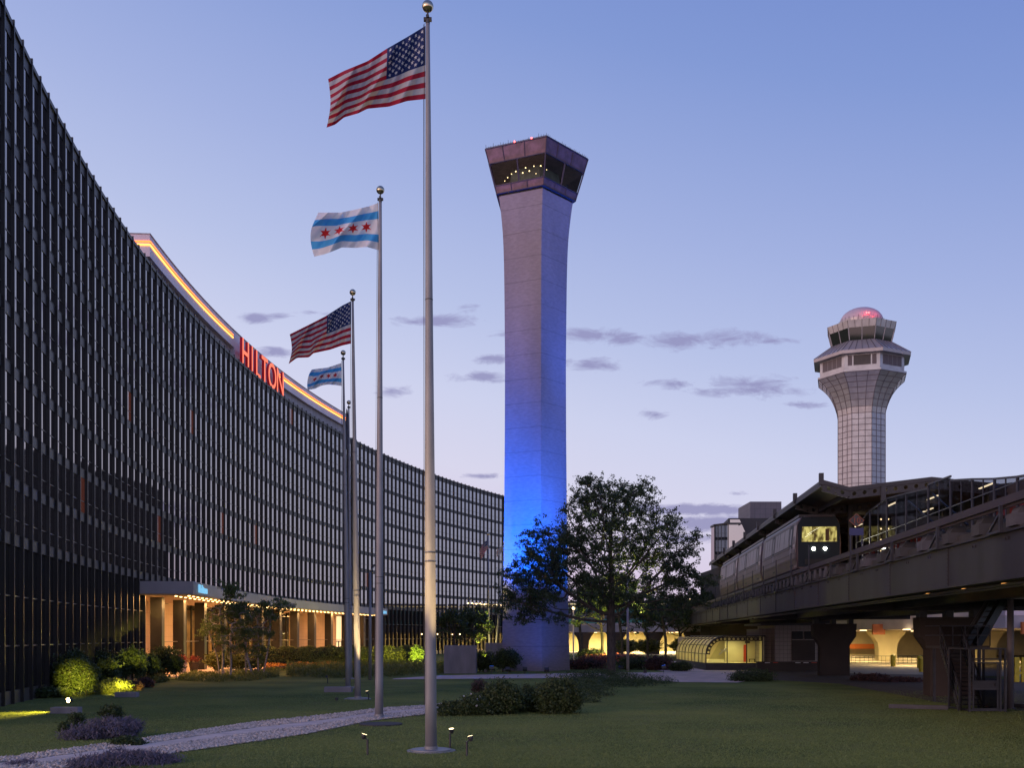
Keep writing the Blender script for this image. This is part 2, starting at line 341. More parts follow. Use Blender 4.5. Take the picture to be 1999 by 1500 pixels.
# ------------------------------------------------------------------ foliage helpers
def leaf_mesh(P, size, aspect=.5, up=0.0, droop=0.0, jitter=.4, rng=RNG):
    n = len(P); a = rng.normal(size=(n,3)); a[:,2] = a[:,2]*(1-up)+up*1.5-droop; a /= np.linalg.norm(a, axis=1)[:,None]
    b = rng.normal(size=(n,3)); b -= a*(a*b).sum(1)[:,None]; b /= np.linalg.norm(b, axis=1)[:,None]
    s = size*(1+jitter*rng.uniform(-1,1,size=(n,1)))
    a = a*s; b = b*s*aspect
    V = np.stack([P-a*.5, P-b*.5+a*.05, P+a*.5, P+b*.5+a*.05], 1).reshape(-1,3)
    return V
def quads_obj(name, V, m, parent=None):
    me = bpy.data.meshes.new(name); nv = len(V); nf = nv//4
    me.vertices.add(nv); me.vertices.foreach_set('co', np.asarray(V, dtype=np.float32).ravel())
    me.loops.add(nv); me.loops.foreach_set('vertex_index', np.arange(nv, dtype=np.int32))
    me.polygons.add(nf); me.polygons.foreach_set('loop_start', np.arange(0, nv, 4, dtype=np.int32)); me.polygons.foreach_set('loop_total', np.full(nf, 4, dtype=np.int32))
    me.materials.append(m); me.update(calc_edges=True); me.validate(); return link(name, me, parent)
def blob_points(ells, n, shell=.55, rng=RNG, zmin=.02):
    out = []; vol = np.array([e[3]*e[4]*e[5] for e in ells])**.67; vol = vol/vol.sum()
    for e, w in zip(ells, vol):
        k = int(n*w)+1; d = rng.normal(size=(k,3)); d /= np.linalg.norm(d, axis=1)[:,None]
        lump = 1+.16*np.sin(d[:,0]*5+e[0]*3)*np.sin(d[:,1]*6+e[1])+.12*np.sin(d[:,2]*9+d[:,0]*7+e[0])+.07*np.sin(d[:,1]*17)*np.sin(d[:,2]*15)
        r = (shell+(1-shell)*rng.uniform(size=k)**.6)*lump*(1+.12*rng.normal(size=k)**2*.5)
        p = np.array(e[:3])+d*r[:,None]*np.array(e[3:6]); out.append(p)
    P = np.concatenate(out); return P[P[:,2] > zmin]
def core_mesh(ells, k=.62):
    b = MB()
    for e in ells:
        n, m = 10, 6
        rr = [[(e[0]+e[3]*k*math.sin(math.pi*j/m)*math.cos(2*math.pi*i/n), e[1]+e[4]*k*math.sin(math.pi*j/m)*math.sin(2*math.pi*i/n), max(.01, e[2]-e[5]*k*math.cos(math.pi*j/m))) for i in range(n)] for j in range(m+1)]
        b.rings(rr, caps=(0,0))
    return b
M['core'] = mat('shrub_twigs', (.018,.02,.010), .95, noise=.3, scale=3)
def shrub(name, label, cat, ells, n, size, m, group=None, aspect=.55, up=0, stems=True, m2=None, n2=0):
    c = ells[0]; t = thing(name, label, cat, (c[0], c[1], 0), group)
    quads_obj('foliage', leaf_mesh(blob_points(ells, n), size, aspect, up), m, t)
    if stems:
        b = core_mesh(ells)
        for e in ells: b.tube([(e[0], e[1], 0), (e[0]+.05, e[1], e[2])], [.05,.02], 5)
        b.build('stem', M['core'], t)
    if m2:
        P = blob_points([(e[0],e[1],e[2],e[3]*1.04,e[4]*1.04,e[5]*1.06) for e in ells], n2, .93)
        P = P[P[:,2] > ells[0][2]*.8]; quads_obj('blossom', leaf_mesh(P, size*.9, .9), m2, t)
    return t
def colonize(base, trunk_pts, attr, step=.45, kill=.8, infl=6.0, iters=140):
    nodes = [np.array(p, float) for p in trunk_pts]; par = [-1]+list(range(len(trunk_pts)-1)); A = attr.copy()
    for _ in range(iters):
        if not len(A): break
        Nn = np.array(nodes); D = np.linalg.norm(A[:,None,:]-Nn[None], axis=2); near = D.argmin(1); dm = D.min(1)
        keep = dm > kill; use = (dm < infl)
        new = []
        for i in np.unique(near[use]):
            v = A[(near == i) & use]-Nn[i]; v = (v/np.linalg.norm(v, axis=1)[:,None]).sum(0)+RNG.normal(size=3)*.15
            l = np.linalg.norm(v)
            if l < 1e-3: continue
            new.append((i, Nn[i]+v/l*step))
        if not new: break
        cnt = 0
        for i, p in new:
            if np.linalg.norm(Nn-p, axis=1).min() > step*.45: nodes.append(p); par.append(i); cnt += 1
        A = A[keep]
        if cnt == 0: break
    return np.array(nodes), par
def tree(name, label, loc, trunk, ells, nattr, leafn, leafsize, leafm, barkm, r0, group=None, cat='tree', step=.5, droop=0, aspect=.45, expo=2.3, tipr=.012, spread=.35, bright=None):
    t = thing(name, label, cat, (loc[0], loc[1], 0), group)
    A = blob_points(ells, nattr, .25, zmin=.5)
    nodes, par = colonize(loc, trunk, A, step=step, kill=step*1.5)
    n = len(nodes); rad = np.zeros(n); kids = [0]*n
    for i in range(n-1, 0, -1):
        if rad[i] == 0: rad[i] = tipr**expo
        rad[par[i]] += rad[i]; kids[par[i]] += 1
    rad = rad**(1/expo); rad = rad*(r0/rad[0]); rad = np.maximum(rad, tipr*.6)
    b = MB(); done = set()
    ch = [[] for _ in range(n)]
    for i in range(1, n): ch[par[i]].append(i)
    stack = [(0, None)]
    while stack:
        i, pr = stack.pop(); chain = [pr, i] if pr is not None else [i]
        while ch[i]:
            ks = sorted(ch[i], key=lambda k: -rad[k]); 
            for k in ks[1:]: stack.append((k, i))
            i = ks[0]; chain.append(i)
        if len(chain) > 1:
            rr = [rad[c] for c in chain]
            if pr is not None: rr[0] = min(rad[chain[0]], rad[chain[1]]*1.3)
            ns = 8 if rr[0] > .08 else (5 if rr[0] > .03 else 3)
            b.tube([nodes[c] for c in chain], list(rr), ns, cap=False)
    b.build('trunk', barkm, t, smooth=True)
    thin = [i for i in range(n) if kids[i] <= 1 and rad[i] < r0*.13] or list(range(n//2, n))
    P = nodes[np.array(thin, dtype=int)]; nc = max(20, leafn//14); C_ = P[RNG.integers(0, len(P), nc)]+RNG.normal(size=(nc,3))*spread*.95*np.array([1,1,.6])
    Q = C_[RNG.integers(0, nc, leafn)]+RNG.normal(size=(leafn,3))*leafsize*.55*np.array([1,1,.7]); Q = Q[Q[:,2] > .6]
    # keep irregular gaps
    h = np.sin(Q[:,0]*1.7+Q[:,2]*.9)*np.sin(Q[:,2]*2.1+1.3)*np.sin(Q[:,1]*1.3+Q[:,0]*.6); Q = Q[h < .38]
    quads_obj('crown', leaf_mesh(Q, leafsize, aspect, 0, droop), leafm, t)
    return t
def spot(name, loc, tgt, energy, col, size, blend=1, rad=.1, parent=None):
    l = bpy.data.lights.new(name, 'SPOT'); l.energy = energy; l.color = col; l.spot_size = R(size); l.spot_blend = blend; l.shadow_soft_size = rad
    o = bpy.data.objects.new(name, l); COL.objects.link(o); o.location = loc
    o.rotation_euler = (Vector(tgt)-Vector(loc)).to_track_quat('-Z', 'Y').to_euler()
    if parent: o.parent = parent; o.matrix_parent_inverse = Matrix.Translation(-Vector(WLOC(parent)))
    return o
def area(name, loc, tgt, energy, col, sx_, sy_, parent=None):
    l = bpy.data.lights.new(name, 'AREA'); l.shape = 'RECTANGLE'; l.size = sx_; l.size_y = sy_; l.energy = energy; l.color = col
    o = bpy.data.objects.new(name, l); COL.objects.link(o); o.location = loc; o.rotation_euler = (Vector(tgt)-Vector(loc)).to_track_quat('-Z', 'Y').to_euler()
    if parent: o.parent = parent; o.matrix_parent_inverse = Matrix.Translation(-Vector(WLOC(parent)))
    return o
def point(name, loc, energy, col, rad=.15, parent=None):
    l = bpy.data.lights.new(name, 'POINT'); l.energy = energy; l.color = col; l.shadow_soft_size = rad
    o = bpy.data.objects.new(name, l); COL.objects.link(o); o.location = loc
    if parent: o.parent = parent; o.matrix_parent_inverse = Matrix.Translation(-Vector(WLOC(parent)))
    return o
def clear_glass(name, tint, fac=.16):
    m = bpy.data.materials.new(name); m.use_nodes = True; n = m.node_tree.nodes; l = m.node_tree.links; n.remove(n['Principled BSDF'])
    a = n.new('ShaderNodeBsdfTransparent'); a.inputs[0].default_value = (*tint, 1); gl = n.new('ShaderNodeBsdfGlossy'); gl.inputs['Roughness'].default_value = .03
    lw = n.new('ShaderNodeLayerWeight'); lw.inputs[0].default_value = fac; mxs = n.new('ShaderNodeMixShader'); l.new(lw.outputs['Fresnel'], mxs.inputs[0]); l.new(a.outputs[0], mxs.inputs[1]); l.new(gl.outputs[0], mxs.inputs[2]); l.new(mxs.outputs[0], n['Material Output'].inputs[0]); return m
M['clear'] = clear_glass('clear_glass', (.75,.78,.74)); M['screen'] = clear_glass('tinted_glass', (.33,.33,.36), .12)
M['mesh'] = clear_glass('wire_mesh', (.45,.45,.48), .02)
WARM = (1,.52,.17)

# ================================================================== HOTEL (a true circular arc)
HC, HR, A0, DA = Vector((236.92,108.05)), 268.31, 192.26, .38578
def hp(i, n, z):                                # bay index along the arc, metres out from the fin line, height
    a = R(A0-i*DA); r = HR-n; return Vector((HC.x+r*math.cos(a), HC.y+r*math.sin(a), z))
def i_at(px, n=0):
    lo, hi = -8, 104
    for _ in range(50):
        m_ = (lo+hi)/2; p = hp(m_, n, 0)
        if p.x/p.y*F+1000 < px: lo = m_
        else: hi = m_
    return lo
GZ, FP, TOP = 8.5, 2.915, 35.1
NB0, NB1 = -7, 102
ie0 = i_at(290); ie1 = i_at(740)
hotel = thing('hotel', 'long curved black glass hotel with vertical fins and a glowing red sign on its roof', 'building', hp(50, -10, 0))
b = MB()
# body behind the facade
ins = [hp(i, -.34, 0) for i in range(NB0, NB1+1)] + [hp(102.4, -.34, 0)]; outs = [hp(i, -17, 0) for i in list(range(NB0, NB1+1))+[102.4]]
def arcwall(b, i0, i1, n, z0, z1, k=1.0, flip=False):
    c = max(1, int(round((i1-i0)/k)))
    V = [];
    for j in range(c+1):
        i = i0+(i1-i0)*j/c; V += [hp(i, n, z0), hp(i, n, z1)]
    b.add(V, [(2*j, 2*j+2, 2*j+3, 2*j+1) for j in range(c)])
def arcslab(b, i0, i1, n0, n1, z0, z1, k=1.0):  # closed curved box
    c = max(1, int(round((i1-i0)/k))); rr = []
    for j in range(c+1):
        i = i0+(i1-i0)*j/c; rr.append([hp(i, n0, z0), hp(i, n1, z0), hp(i, n1, z1), hp(i, n0, z1)])
    b.rings(rr)
arcslab(b, NB0, ie0, -17, -.40, 0, TOP-.2, 2); arcslab(b, ie1, 102.4, -17, -.40, 0, TOP-.2, 2); arcslab(b, ie0, ie1, -17, -.40, 7.6, TOP-.2, 2)
arcslab(b, ie0, ie1, -17, -12, 0, 7.6, 2)
b.build('wall', M['wallblack'], hotel)
b = MB(); arcslab(b, NB0, 102.4, -17, -.05, TOP-.2, TOP+.05, 2); b.build('roof', M['spandrel'], hotel)
b = MB(); b.add([hp(102.4,-.1,0), hp(102.4,-17,0), hp(102.4,-17,TOP), hp(102.4,-.1,TOP)], [(0,1,2,3)]); b.build('end_wall', M['wallblack'], hotel)
# spandrel band of each floor
for k in range(9):
    b = MB(); z = GZ+FP*k
    for i in range(NB0, NB1): 
        b.box((i+.03, -.30, z-.28), (i+.97, -.148, z+.28), hp)
        b.box((i+.03, -.30, z+.29), (i+.97, -.128, z+.32), hp)
    b.build('spandrel_band', M['spandrel'], hotel)
b = MB()
for i in range(NB0, NB1): b.box((i+.03, -.30, TOP-.85), (i+.97, -.15, TOP-.06), hp)
b.build('parapet_band', M['spandrel'], hotel)
# windows: pane with a transom a third of the way up
lit = {(16,4),(21,1),(40,2),(33,2),(48,8),(9,1),(27,5),(66,1)}
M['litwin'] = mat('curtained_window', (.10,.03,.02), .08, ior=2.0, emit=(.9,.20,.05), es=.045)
def window(b, i, k, rs):
    z0 = GZ+FP*k+.28; z1 = (GZ+FP*(k+1)-.28) if k < 8 else TOP-.85
    e0, e1, e2 = rs.uniform(-.004, .004), rs.uniform(-.004, .004), rs.uniform(-.002, .002)
    b.mi = 0; b.add([hp(i+.03, -.186+e0, z0), hp(i+.97, -.186+e1, z0), hp(i+.97, -.186+e1+e2, z1), hp(i+.03, -.186+e0+e2, z1)], [(0,1,2,3)])
    zt = z0+(z1-z0)*.34; b.mi = 1; b.box((i+.03, -.184, zt-.025), (i+.97, -.160, zt+.025), hp)
rs = random.Random(3)
order = [(i, k) for i in range(0, NB1) for k in range(8, -1, -1)]
first = set(order[:90]) | lit
for i, k in sorted(first):
    b = MB(); window(b, i, k, rs); b.build('window', [M['litwin'] if (i, k) in lit else M['glass'], M['mullion']], hotel)
b = MB()
for i in range(NB0, NB1):
    for k in range(9):
        if (i, k) not in first: window(b, i, k, rs)
tag(b.build('windows', [M['glass'], M['mullion']], hotel), kind='stuff')
# tall ground floor glazing
b = MB()
for i in range(NB0, NB1):
    if ie0-.5 < i < ie1-.5:
        if b.v: b.build('ground_floor_glazing', [M['glasslow'], M['mullion']], hotel)
        b = MB(); continue
    e = rs.uniform(-.004, .004)
    b.mi = 0; b.add([hp(i+.03, -.26+e, .7), hp(i+.97, -.26-e, .7), hp(i+.97, -.26-e, GZ-.28), hp(i+.03, -.26+e, GZ-.28)], [(0,1,2,3)])
    b.mi = 1
    for z in (3.0, 5.6): b.box((i+.03, -.258, z-.035), (i+.97, -.19, z+.035), hp)
    b.box((i+.03, -.30, 0), (i+.97, -.16, .68), hp)
b.build('ground_floor_glazing', [M['glasslow'], M['mullion']], hotel)
# fins
def fin(b, i):
    z0 = 0 if not (ie0-.2 < i < ie1+.2) else 7.9
    b.mi = 0; b.box((i-.020, -.30, z0), (i+.020, 0, TOP+.22), hp)
    b.box((i-.03, -.045, z0), (i+.03, .0, TOP+.22), hp)
    b.mi = 1
    for k in range(0, 9, 2): z = GZ+FP*k-.30; b.box((i-.032, -.20, z-.008), (i+.032, .004, z+.008), hp)
for i in range(0, 98):
    b = MB(); fin(b, i); b.build('fin', [M['fin'], M['mullion']], hotel)
b = MB()
for i in list(range(NB0, 0))+list(range(98, NB1+1)): fin(b, i)
tag(b.build('fins', [M['fin'], M['mullion']], hotel), kind='stuff')
# glowing beads: upper row stands in for lamps reflected in the far glass
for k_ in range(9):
    i_ = 92.4+k_*1.1; b = MB(); b.sphere(hp(i_, .12, 10.4+.1*(k_ % 2)), .15, 8, 6); b.build('lamp_and_glint', M['bulbsoft'], hotel)
for i_ in (80.5,82.5,84.6,88.5,90.5): b = MB(); b.sphere(hp(i_, -.05, 3.9), .13, 8, 6); b.build('lamp_and_glint', M['bulbsoft'], hotel)  # lower row: ground-level lamps
for i_ in range(int(i_at(200)), int(ie0)-1):  # warm interior reflected in the glass is put into glowing panes
    b = MB(); b.quad(hp(i_+.05, -.235, 5.7), hp(i_+.5, -.235, 5.7), hp(i_+.5, -.235, 7.9), hp(i_+.05, -.235, 7.9)); b.build('reflected_glow_pane', M['litwin'], hotel)
# light brass lines beside ground floor fins
b = MB()
for i in range(NB0, NB1):
    if ie0-.5 < i < ie1-.5: continue
    b.box((i+.035, -.26, .1), (i+.062, -.17, GZ-.3), hp)
b.build('jamb_trim', M['mullion'], hotel)
# penthouse and its neon
ip0, ip1 = i_at(293, -1.3), i_at(681, -1.3); is0, is1 = i_at(463, -1.0), i_at(546, -1.0)
b = MB(); arcslab(b, ip0+.2, ip1, -11, -1.75, TOP, 37.25, 1); b.build('penthouse_wall', M['pentrib'], hotel)
b = MB(); arcslab(b, ip0, ip1, -11.5, -1.3, 37.25, 39.2, 1); arcslab(b, is0, is1, -1.76, -1.28, TOP, 37.27, 1); b.build('penthouse_fascia', M['pent'], hotel)
b = MB(); arcslab(b, ip0-.02, ip1, -11.6, -1.24, 39.2, 39.3, 1); b.build('coping', M['pentrib'], hotel)
for nm, ms, z0, z1 in (('neon_strip', M['neonO'], 38.50, 38.62), ('neon_strip', M['neonY'], 38.20, 38.34)):
    for a_, c_ in ((ip0, is0-.3), (is1+.2, ip1)):
        b = MB(); arcslab(b, a_, c_, -1.3, -1.22, z0, z1, 1)
        if a_ == ip0: b.box((ip0-.05, -11.5, z0), (ip0-.002, -1.22, z1), hp)
        b.build(nm, ms, hotel)
for a_, c_ in ((ip0, is0-.3), (is1+.2, ip1)): b = MB(); arcslab(b, a_, c_, -1.3, -1.25, 38.38, 38.48, 1); b.build('neon_trough', M['letside'], hotel)
def text_mesh(txt, size, ext, bold=0, sx_=1.0):
    c = bpy.data.curves.new('letter', 'FONT'); c.body = txt; c.size = size; c.extrude = ext; c.offset = bold; c.align_x = 'CENTER'; c.resolution_u = 6
    o = bpy.data.objects.new('letter', c); me = bpy.data.meshes.new_from_object(o); bpy.data.objects.remove(o); 
    for v in me.vertices: v.co.x *= sx_
    me.materials.clear(); return me
def letter(ch, i, n, z, size, ext, bold, mf, ms, parent, sx_=1.0):
    me = text_mesh(ch, size, ext, bold, sx_); me.materials.append(mf); me.materials.append(ms)
    for p in me.polygons: p.material_index = 0 if p.normal.z > .9 else 1
    o = bpy.data.objects.new('letter', me); COL.objects.link(o); p0 = hp(i, n, z); nrm = (hp(i, n+1, z)-p0); tan = (hp(i+.5, n, z)-hp(i-.5, n, z)).normalized()
    mw = Matrix.Identity(4); mw.col[0][:3] = tan; mw.col[1][:3] = (0,0,1); mw.col[2][:3] = nrm.normalized(); mw.col[3][:3] = p0
    o.parent = parent; o.matrix_parent_inverse = Matrix.Translation(-Vector(WLOC(parent))); o.matrix_basis = mw; return o
sign = empty_part('roof_sign', hotel, hp((is0+is1)/2, -1.2, 35.3)); sign['label'] = 'glowing red roof sign reading HILTON'
fr = dict(H=.075, I=.235, L=.375, T=.54, O=.73, N=.93)
for ch in 'HILTON': letter(ch, is0+.25+(is1-is0-.3)*fr[ch], -.62, 35.45, 4.55, .16, .03, M['letface'], M['letside'], sign, .93)

# entrance canopy
ic0, ic1 = i_at(378, 4.2), i_at(757, 4.2)
can = empty_part('entrance_canopy', hotel, hp((ic0+ic1)/2, 2, 7))
b = MB(); arcslab(b, ic0, ic1, -.45, 4.2, 6.98, 8.0, 1); b.build('fascia', M['canopy'], can)
b = MB(); arcslab(b, ic0+.1, ic1-.1, -4.2, 4.1, 6.90, 6.976, 1); b.build('soffit', M['soffit'], can)
nb = 0; j = ic0+.9
while j < ic1-.4 and nb < 100:
    for n_ in (3.5, 2.3):
        b = MB(); c = hp(j+(0 if n_ > 3 else .35), n_, 6.885); b.tube([c, c+Vector((0,0,-.05))], .11, 8); b.build('bulb', M['bulb'], can); nb += 1
    j += .92
for q in range(9):
    j = ic0+2+(ic1-ic0-4)*q/8; area('canopy_light', hp(j, 1.2, 6.80), hp(j, .4, 0), 1050, WARM, 3, 3, can)
for i_, px in ((ic0+1.9, 0), (ic1-1.3, 0)):
    sg = empty_part('canopy_sign', can, hp(i_, 4.2, 7.2)); sg['label'] = 'small pale blue lit sign reading Hilton'
    for q, ch in enumerate('Hilton'): letter(ch, i_+(-.66, -.30, -.12, .06, .33, .68)[q]*1.15, 4.27, 7.15, 1.02, .04, .0, M['letblue'], M['letblue'], sg, .95)
# recessed entrance: walls, glass, columns
def iw(px): return i_at(px, -4)
for a_, c_ in ((ie0-.2, iw(353)), (iw(572), iw(657)), (iw(678), ie1+.5)):
    b = MB(); arcslab(b, a_, c_, -4.6, -4, 0, 6.9, 1); b.build('entrance_wall', M['travertine'], hotel)
b = MB(); arcwall(b, iw(353), iw(572), -4.1, .1, 6.9); b.build('lobby_glass', M['clear'], hotel)
b = MB(); k = iw(353)
while k < iw(572): b.box((k-.035, -4.15, .1), (k+.035, -3.95, 6.9), hp); k += 1
b.build('lobby_mullions', M['wallblack'], hotel)
b = MB(); arcslab(b, ie0, ie1, -12, -11.9, 0, 6.9, 2); b.build('lobby_back_wall', mat('lobby_wall', (.30,.20,.10), .6, noise=.6, scale=.6), hotel)
b = MB(); arcwall(b, iw(658), iw(675), -4.3, .1, 6.8); b.build('lit_doorway', mat('lit_lobby_curtain', (.6,.5,.35), .7, emit=(1,.72,.38), es=1.1), hotel)
b = MB(); 
for f_ in (0, .33, .66, 1): q = iw(658)+(iw(675)-iw(658))*f_; b.box((q-.03, -4.25, .1), (q+.03, -4.1, 2.6), hp)
b.box((iw(658), -4.25, 2.6), (iw(675), -4.1, 2.75), hp); b.build('door_frame', M['wallblack'], hotel)
icol = i_at(318, .2)
for q in range(-0, 12):
    j = icol+4*q
    if j > ie1: break
    b = MB(); b.mi = 0; b.box((j-.24, -.75, .12), (j+.24, .25, 6.9), hp); b.mi = 1; b.box((j+.24, -.7, .12), (j+.27, .2, 6.9), hp); b.build('column', [M['fin'], M['mullion']], hotel)
    b = MB(); b.tube([hp(j+.3, -.3, 3.0), hp(j+3.7, -.3, 3.0)], .045, 6); b.tube([hp(j+.3, -.3, 6.45), hp(j+2, -.3, 6.45)], .04, 6); b.build('rail', M['mullion'], hotel)
for q in range(7):
    j = iw(360)+(iw(572)-iw(360))*q/6
    l_ = area('lobby_light', hp(j, -8, 6.6), hp(j, -8, 0), 420, WARM, 3, 3, hotel)
    b = MB(); c = hp(j+.4, -9, 5.6); b.sphere(c, .22, 10, 6); b.build('lobby_lamp', M['bulbsoft'], hotel)
b = MB(); arcslab(b, ie0, ie1, -12, 2.2, 0, .12, 1); b.build('terrace', M['pave'], hotel)
b = MB(); b.box((i_at(360,2), 2.2, 0), (i_at(440,2), 4.4, .115), hp); b.build('entrance_step', M['pave'], hotel)

# ================================================================== OLD CONTROL TOWER (pentagonal)
TC = Vector((2.2,105.6)); 
def pent(Rc, z, k=5, a0=282, c=TC): return [(c.x+Rc*math.cos(R(a0+360/k*j)), c.y+Rc*math.sin(R(a0+360/k*j)), z) for j in range(k)]
def lift_mat():
    m = mat('tower_concrete', (.265,.225,.25), .85, noise=.16, scale=.22, stretch=(1,1,.3), bump=.3, bscale=3.5, detail=8); n = m.node_tree.nodes; l = m.node_tree.links; b_ = n['Principled BSDF']
    t = n.new('ShaderNodeTexCoord'); sp = n.new('ShaderNodeSeparateXYZ'); l.new(t.outputs['Object'], sp.inputs[0])
    w = n.new('ShaderNodeTexNoise'); w.inputs['Scale'].default_value = .8; l.new(t.outputs['Object'], w.inputs[0])
    z = n.new('ShaderNodeMath'); z.operation = 'MULTIPLY_ADD'; z.inputs[1].default_value = .05; l.new(w.outputs[0], z.inputs[0]); l.new(sp.outputs[2], z.inputs[2])
    def per(size, wd):
        d = n.new('ShaderNodeMath'); d.operation = 'DIVIDE'; d.inputs[1].default_value = size; l.new(z.outputs[0], d.inputs[0]); f = n.new('ShaderNodeMath'); f.operation = 'FRACT'; l.new(d.outputs[0], f.inputs[0])
        q = n.new('ShaderNodeMapRange'); q.interpolation_type = 'SMOOTHSTEP'; q.inputs[1].default_value = 0; q.inputs[2].default_value = wd/size; q.inputs[3].default_value = 1; q.inputs[4].default_value = 0; l.new(f.outputs[0], q.inputs[0]); return q.outputs[0]
    a = per(2.45, .13)
    st = n.new('ShaderNodeTexNoise'); st.inputs['Scale'].default_value = 2.2; vm = n.new('ShaderNodeVectorMath'); vm.operation = 'MULTIPLY'; vm.inputs[1].default_value = (1,1,3.2); l.new(t.outputs['Object'], vm.inputs[0]); l.new(vm.outputs[0], st.inputs[0]); st.inputs['Detail'].default_value = 8
    mr = n.new('ShaderNodeMapRange'); mr.inputs[1].default_value = .35; mr.inputs[2].default_value = .7; mr.inputs[3].default_value = .86; mr.inputs[4].default_value = 1.06; l.new(st.outputs[0], mr.inputs[0])
    mk = n.new('ShaderNodeMath'); mk.operation = 'MULTIPLY_ADD'; mk.inputs[1].default_value = -.30; l.new(a, mk.inputs[0]); l.new(mr.outputs[0], mk.inputs[2])
    mx_ = n.new('ShaderNodeVectorMath'); mx_.operation = 'SCALE'; src = b_.inputs['Base Color'].links[0].from_socket; l.new(src, mx_.inputs[0]); l.new(mk.outputs[0], mx_.inputs['Scale']); l.new(mx_.outputs[0], b_.inputs['Base Color']); return m
tower = thing('control_tower', 'tall slim pentagonal concrete tower washed in blue light with a dark glazed cab', 'control tower', (TC.x, TC.y, 0))
prof = [(0,4.41),(3,4.33),(7,4.22),(12,4.12),(18,4.04),(24,3.98),(31,3.95),(36,4.0),(39,4.04),(41.2,4.09),(43,4.16),(44.3,4.25),(45.3,4.36),(46.2,4.48),(47,4.60),(47.7,4.72),(48.0,4.78)]
b = MB(); b.rings([pent(a*.8507, z) for z, a in prof]); b.build('shaft', lift_mat(), tower)
K = .8507
b = MB(); b.rings([pent(4.70*K, 48.0), pent(4.70*K, 48.25)]); b.build('neck', M['wallblack'], tower)
def ca(z): return 5.08+(6.6-5.08)*(z-48.2)/(52.4-48.2)     # side length of the flaring cab
cabp = empty_part('cab', tower, (TC.x, TC.y, 48.2))
b = MB(); b.rings([pent(ca(48.2)*K, 48.2), pent(ca(48.95)*K, 48.95)]); b.build('lower_panel_band', M['cab'], cabp)
b = MB(); b.rings([pent(ca(51.0)*K, 51.0), pent(ca(52.4)*K, 52.4)]); b.build('upper_panel_band', M['cab'], cabp)
b = MB(); b.rings([pent(ca(49)*K-1.7, 48.96), pent(ca(51)*K-2.6, 50.99)]); b.build('cab_core', mat('cab_interior', (.10,.12,.12), .8, noise=.4, scale=1), cabp)
b = MB()
for z0, z1, fr_ in ((48.22,48.93,(0,.33,.66,1)), (51.02,52.38,(0,.28,.64,1))):
    for j in range(5):
        for f_ in fr_[:-1]:
            def pt(z, o): A, B_ = Vector(pent(ca(z)*K+o, z)[j]), Vector(pent(ca(z)*K+o, z)[(j+1) % 5]); return A.lerp(B_, f_)
            b.bar(pt(z0,.03), pt(z1,.03), .07)
for z in (48.22, 48.93, 51.02, 52.4):
    Q = pent(ca(z)*K+.03, z)
    for j in range(5): b.bar(Q[j], Q[(j+1) % 5], .09)
b.build('panel_battens', M['cabframe'], cabp)
for j in range(5):
    for f0, f1 in ((.02,.485),(.515,.98)):
        def pt(z, f_): A, B_ = Vector(pent(ca(z)*K-.06, z)[j]), Vector(pent(ca(z)*K-.06, z)[(j+1) % 5]); return A.lerp(B_, f_)
        b = MB(); b.quad(pt(48.97,f0), pt(48.97,f1), pt(50.98,f1), pt(50.98,f0)); b.build('window', M['clear'], cabp)
for j in range(5):
    for f_ in (0, .5):
        A, B_ = [Vector(p) for p in pent(ca(48.9)*K, 48.9)], [Vector(p) for p in pent(ca(51.05)*K, 51.05)]
        b = MB(); b.bar(A[j].lerp(A[(j+1) % 5], f_), B_[j].lerp(B_[(j+1) % 5], f_), .14); b.build('window_post', M['cabframe'], cabp)
for j, f_, z, rr in ((4,.12,49.5,.09),(4,.2,49.75,.11),(4,.3,50.0,.10),(4,.40,50.15,.13),(4,.62,50.3,.13),(4,.55,49.9,.14),(4,.7,49.95,.14),(4,.8,50.3,.12),(4,.95,50.2,.14),(4,.25,49.2,.08),(0,.12,50.0,.08),(4,.85,49.6,.09)):
    A, B_ = Vector(pent(ca(z)*K-.75, z)[j]), Vector(pent(ca(z)*K-.75, z)[(j+1) % 5]); b = MB(); b.sphere(A.lerp(B_, f_), rr*.45, 8, 6); b.build('ceiling_lamp', M['bulbsoft'], cabp)
b = MB(); b.rings([pent(ca(52.4)*K-.1, 52.4), pent(ca(52.4)*K-.2, 52.46)]); b.build('roof', M['wallblack'], cabp)
b = MB(); Q = pent(ca(52.4)*K-.05, 52.4)
for j in range(5):
    A, B_ = Vector(Q[j]), Vector(Q[(j+1) % 5])
    for q in range(24):
        p = A.lerp(B_, q/24); h_ = .14+.22*random.random()*(1 if q % 3 else 1.8); b.bar(p, p+Vector((0,0,h_)), .035)
    b.bar(A+Vector((0,0,.14)), B_+Vector((0,0,.14)), .03)
b.build('roof_railing', M['cabframe'], cabp)
for f_ in (.48, .76):
    A, B_ = Vector(Q[4]), Vector(Q[0]); p = A.lerp(B_, f_)+Vector((0,-.1,.12)); b = MB(); b.sphere(p, .09, 8, 6); b.build('beacon', M['red'], cabp)
# round port near the foot
b = MB(); A, B_ = Vector(pent(4.38*K+.02, 5.6)[4]), Vector(pent(4.38*K+.02, 5.6)[0]); c = A.lerp(B_, .5); nrm = (c-Vector((TC.x,TC.y,5.6))).normalized(); b.tube([c, c+nrm*.06], .14, 12); b.build('wall_port', M['wallblack'], tower)
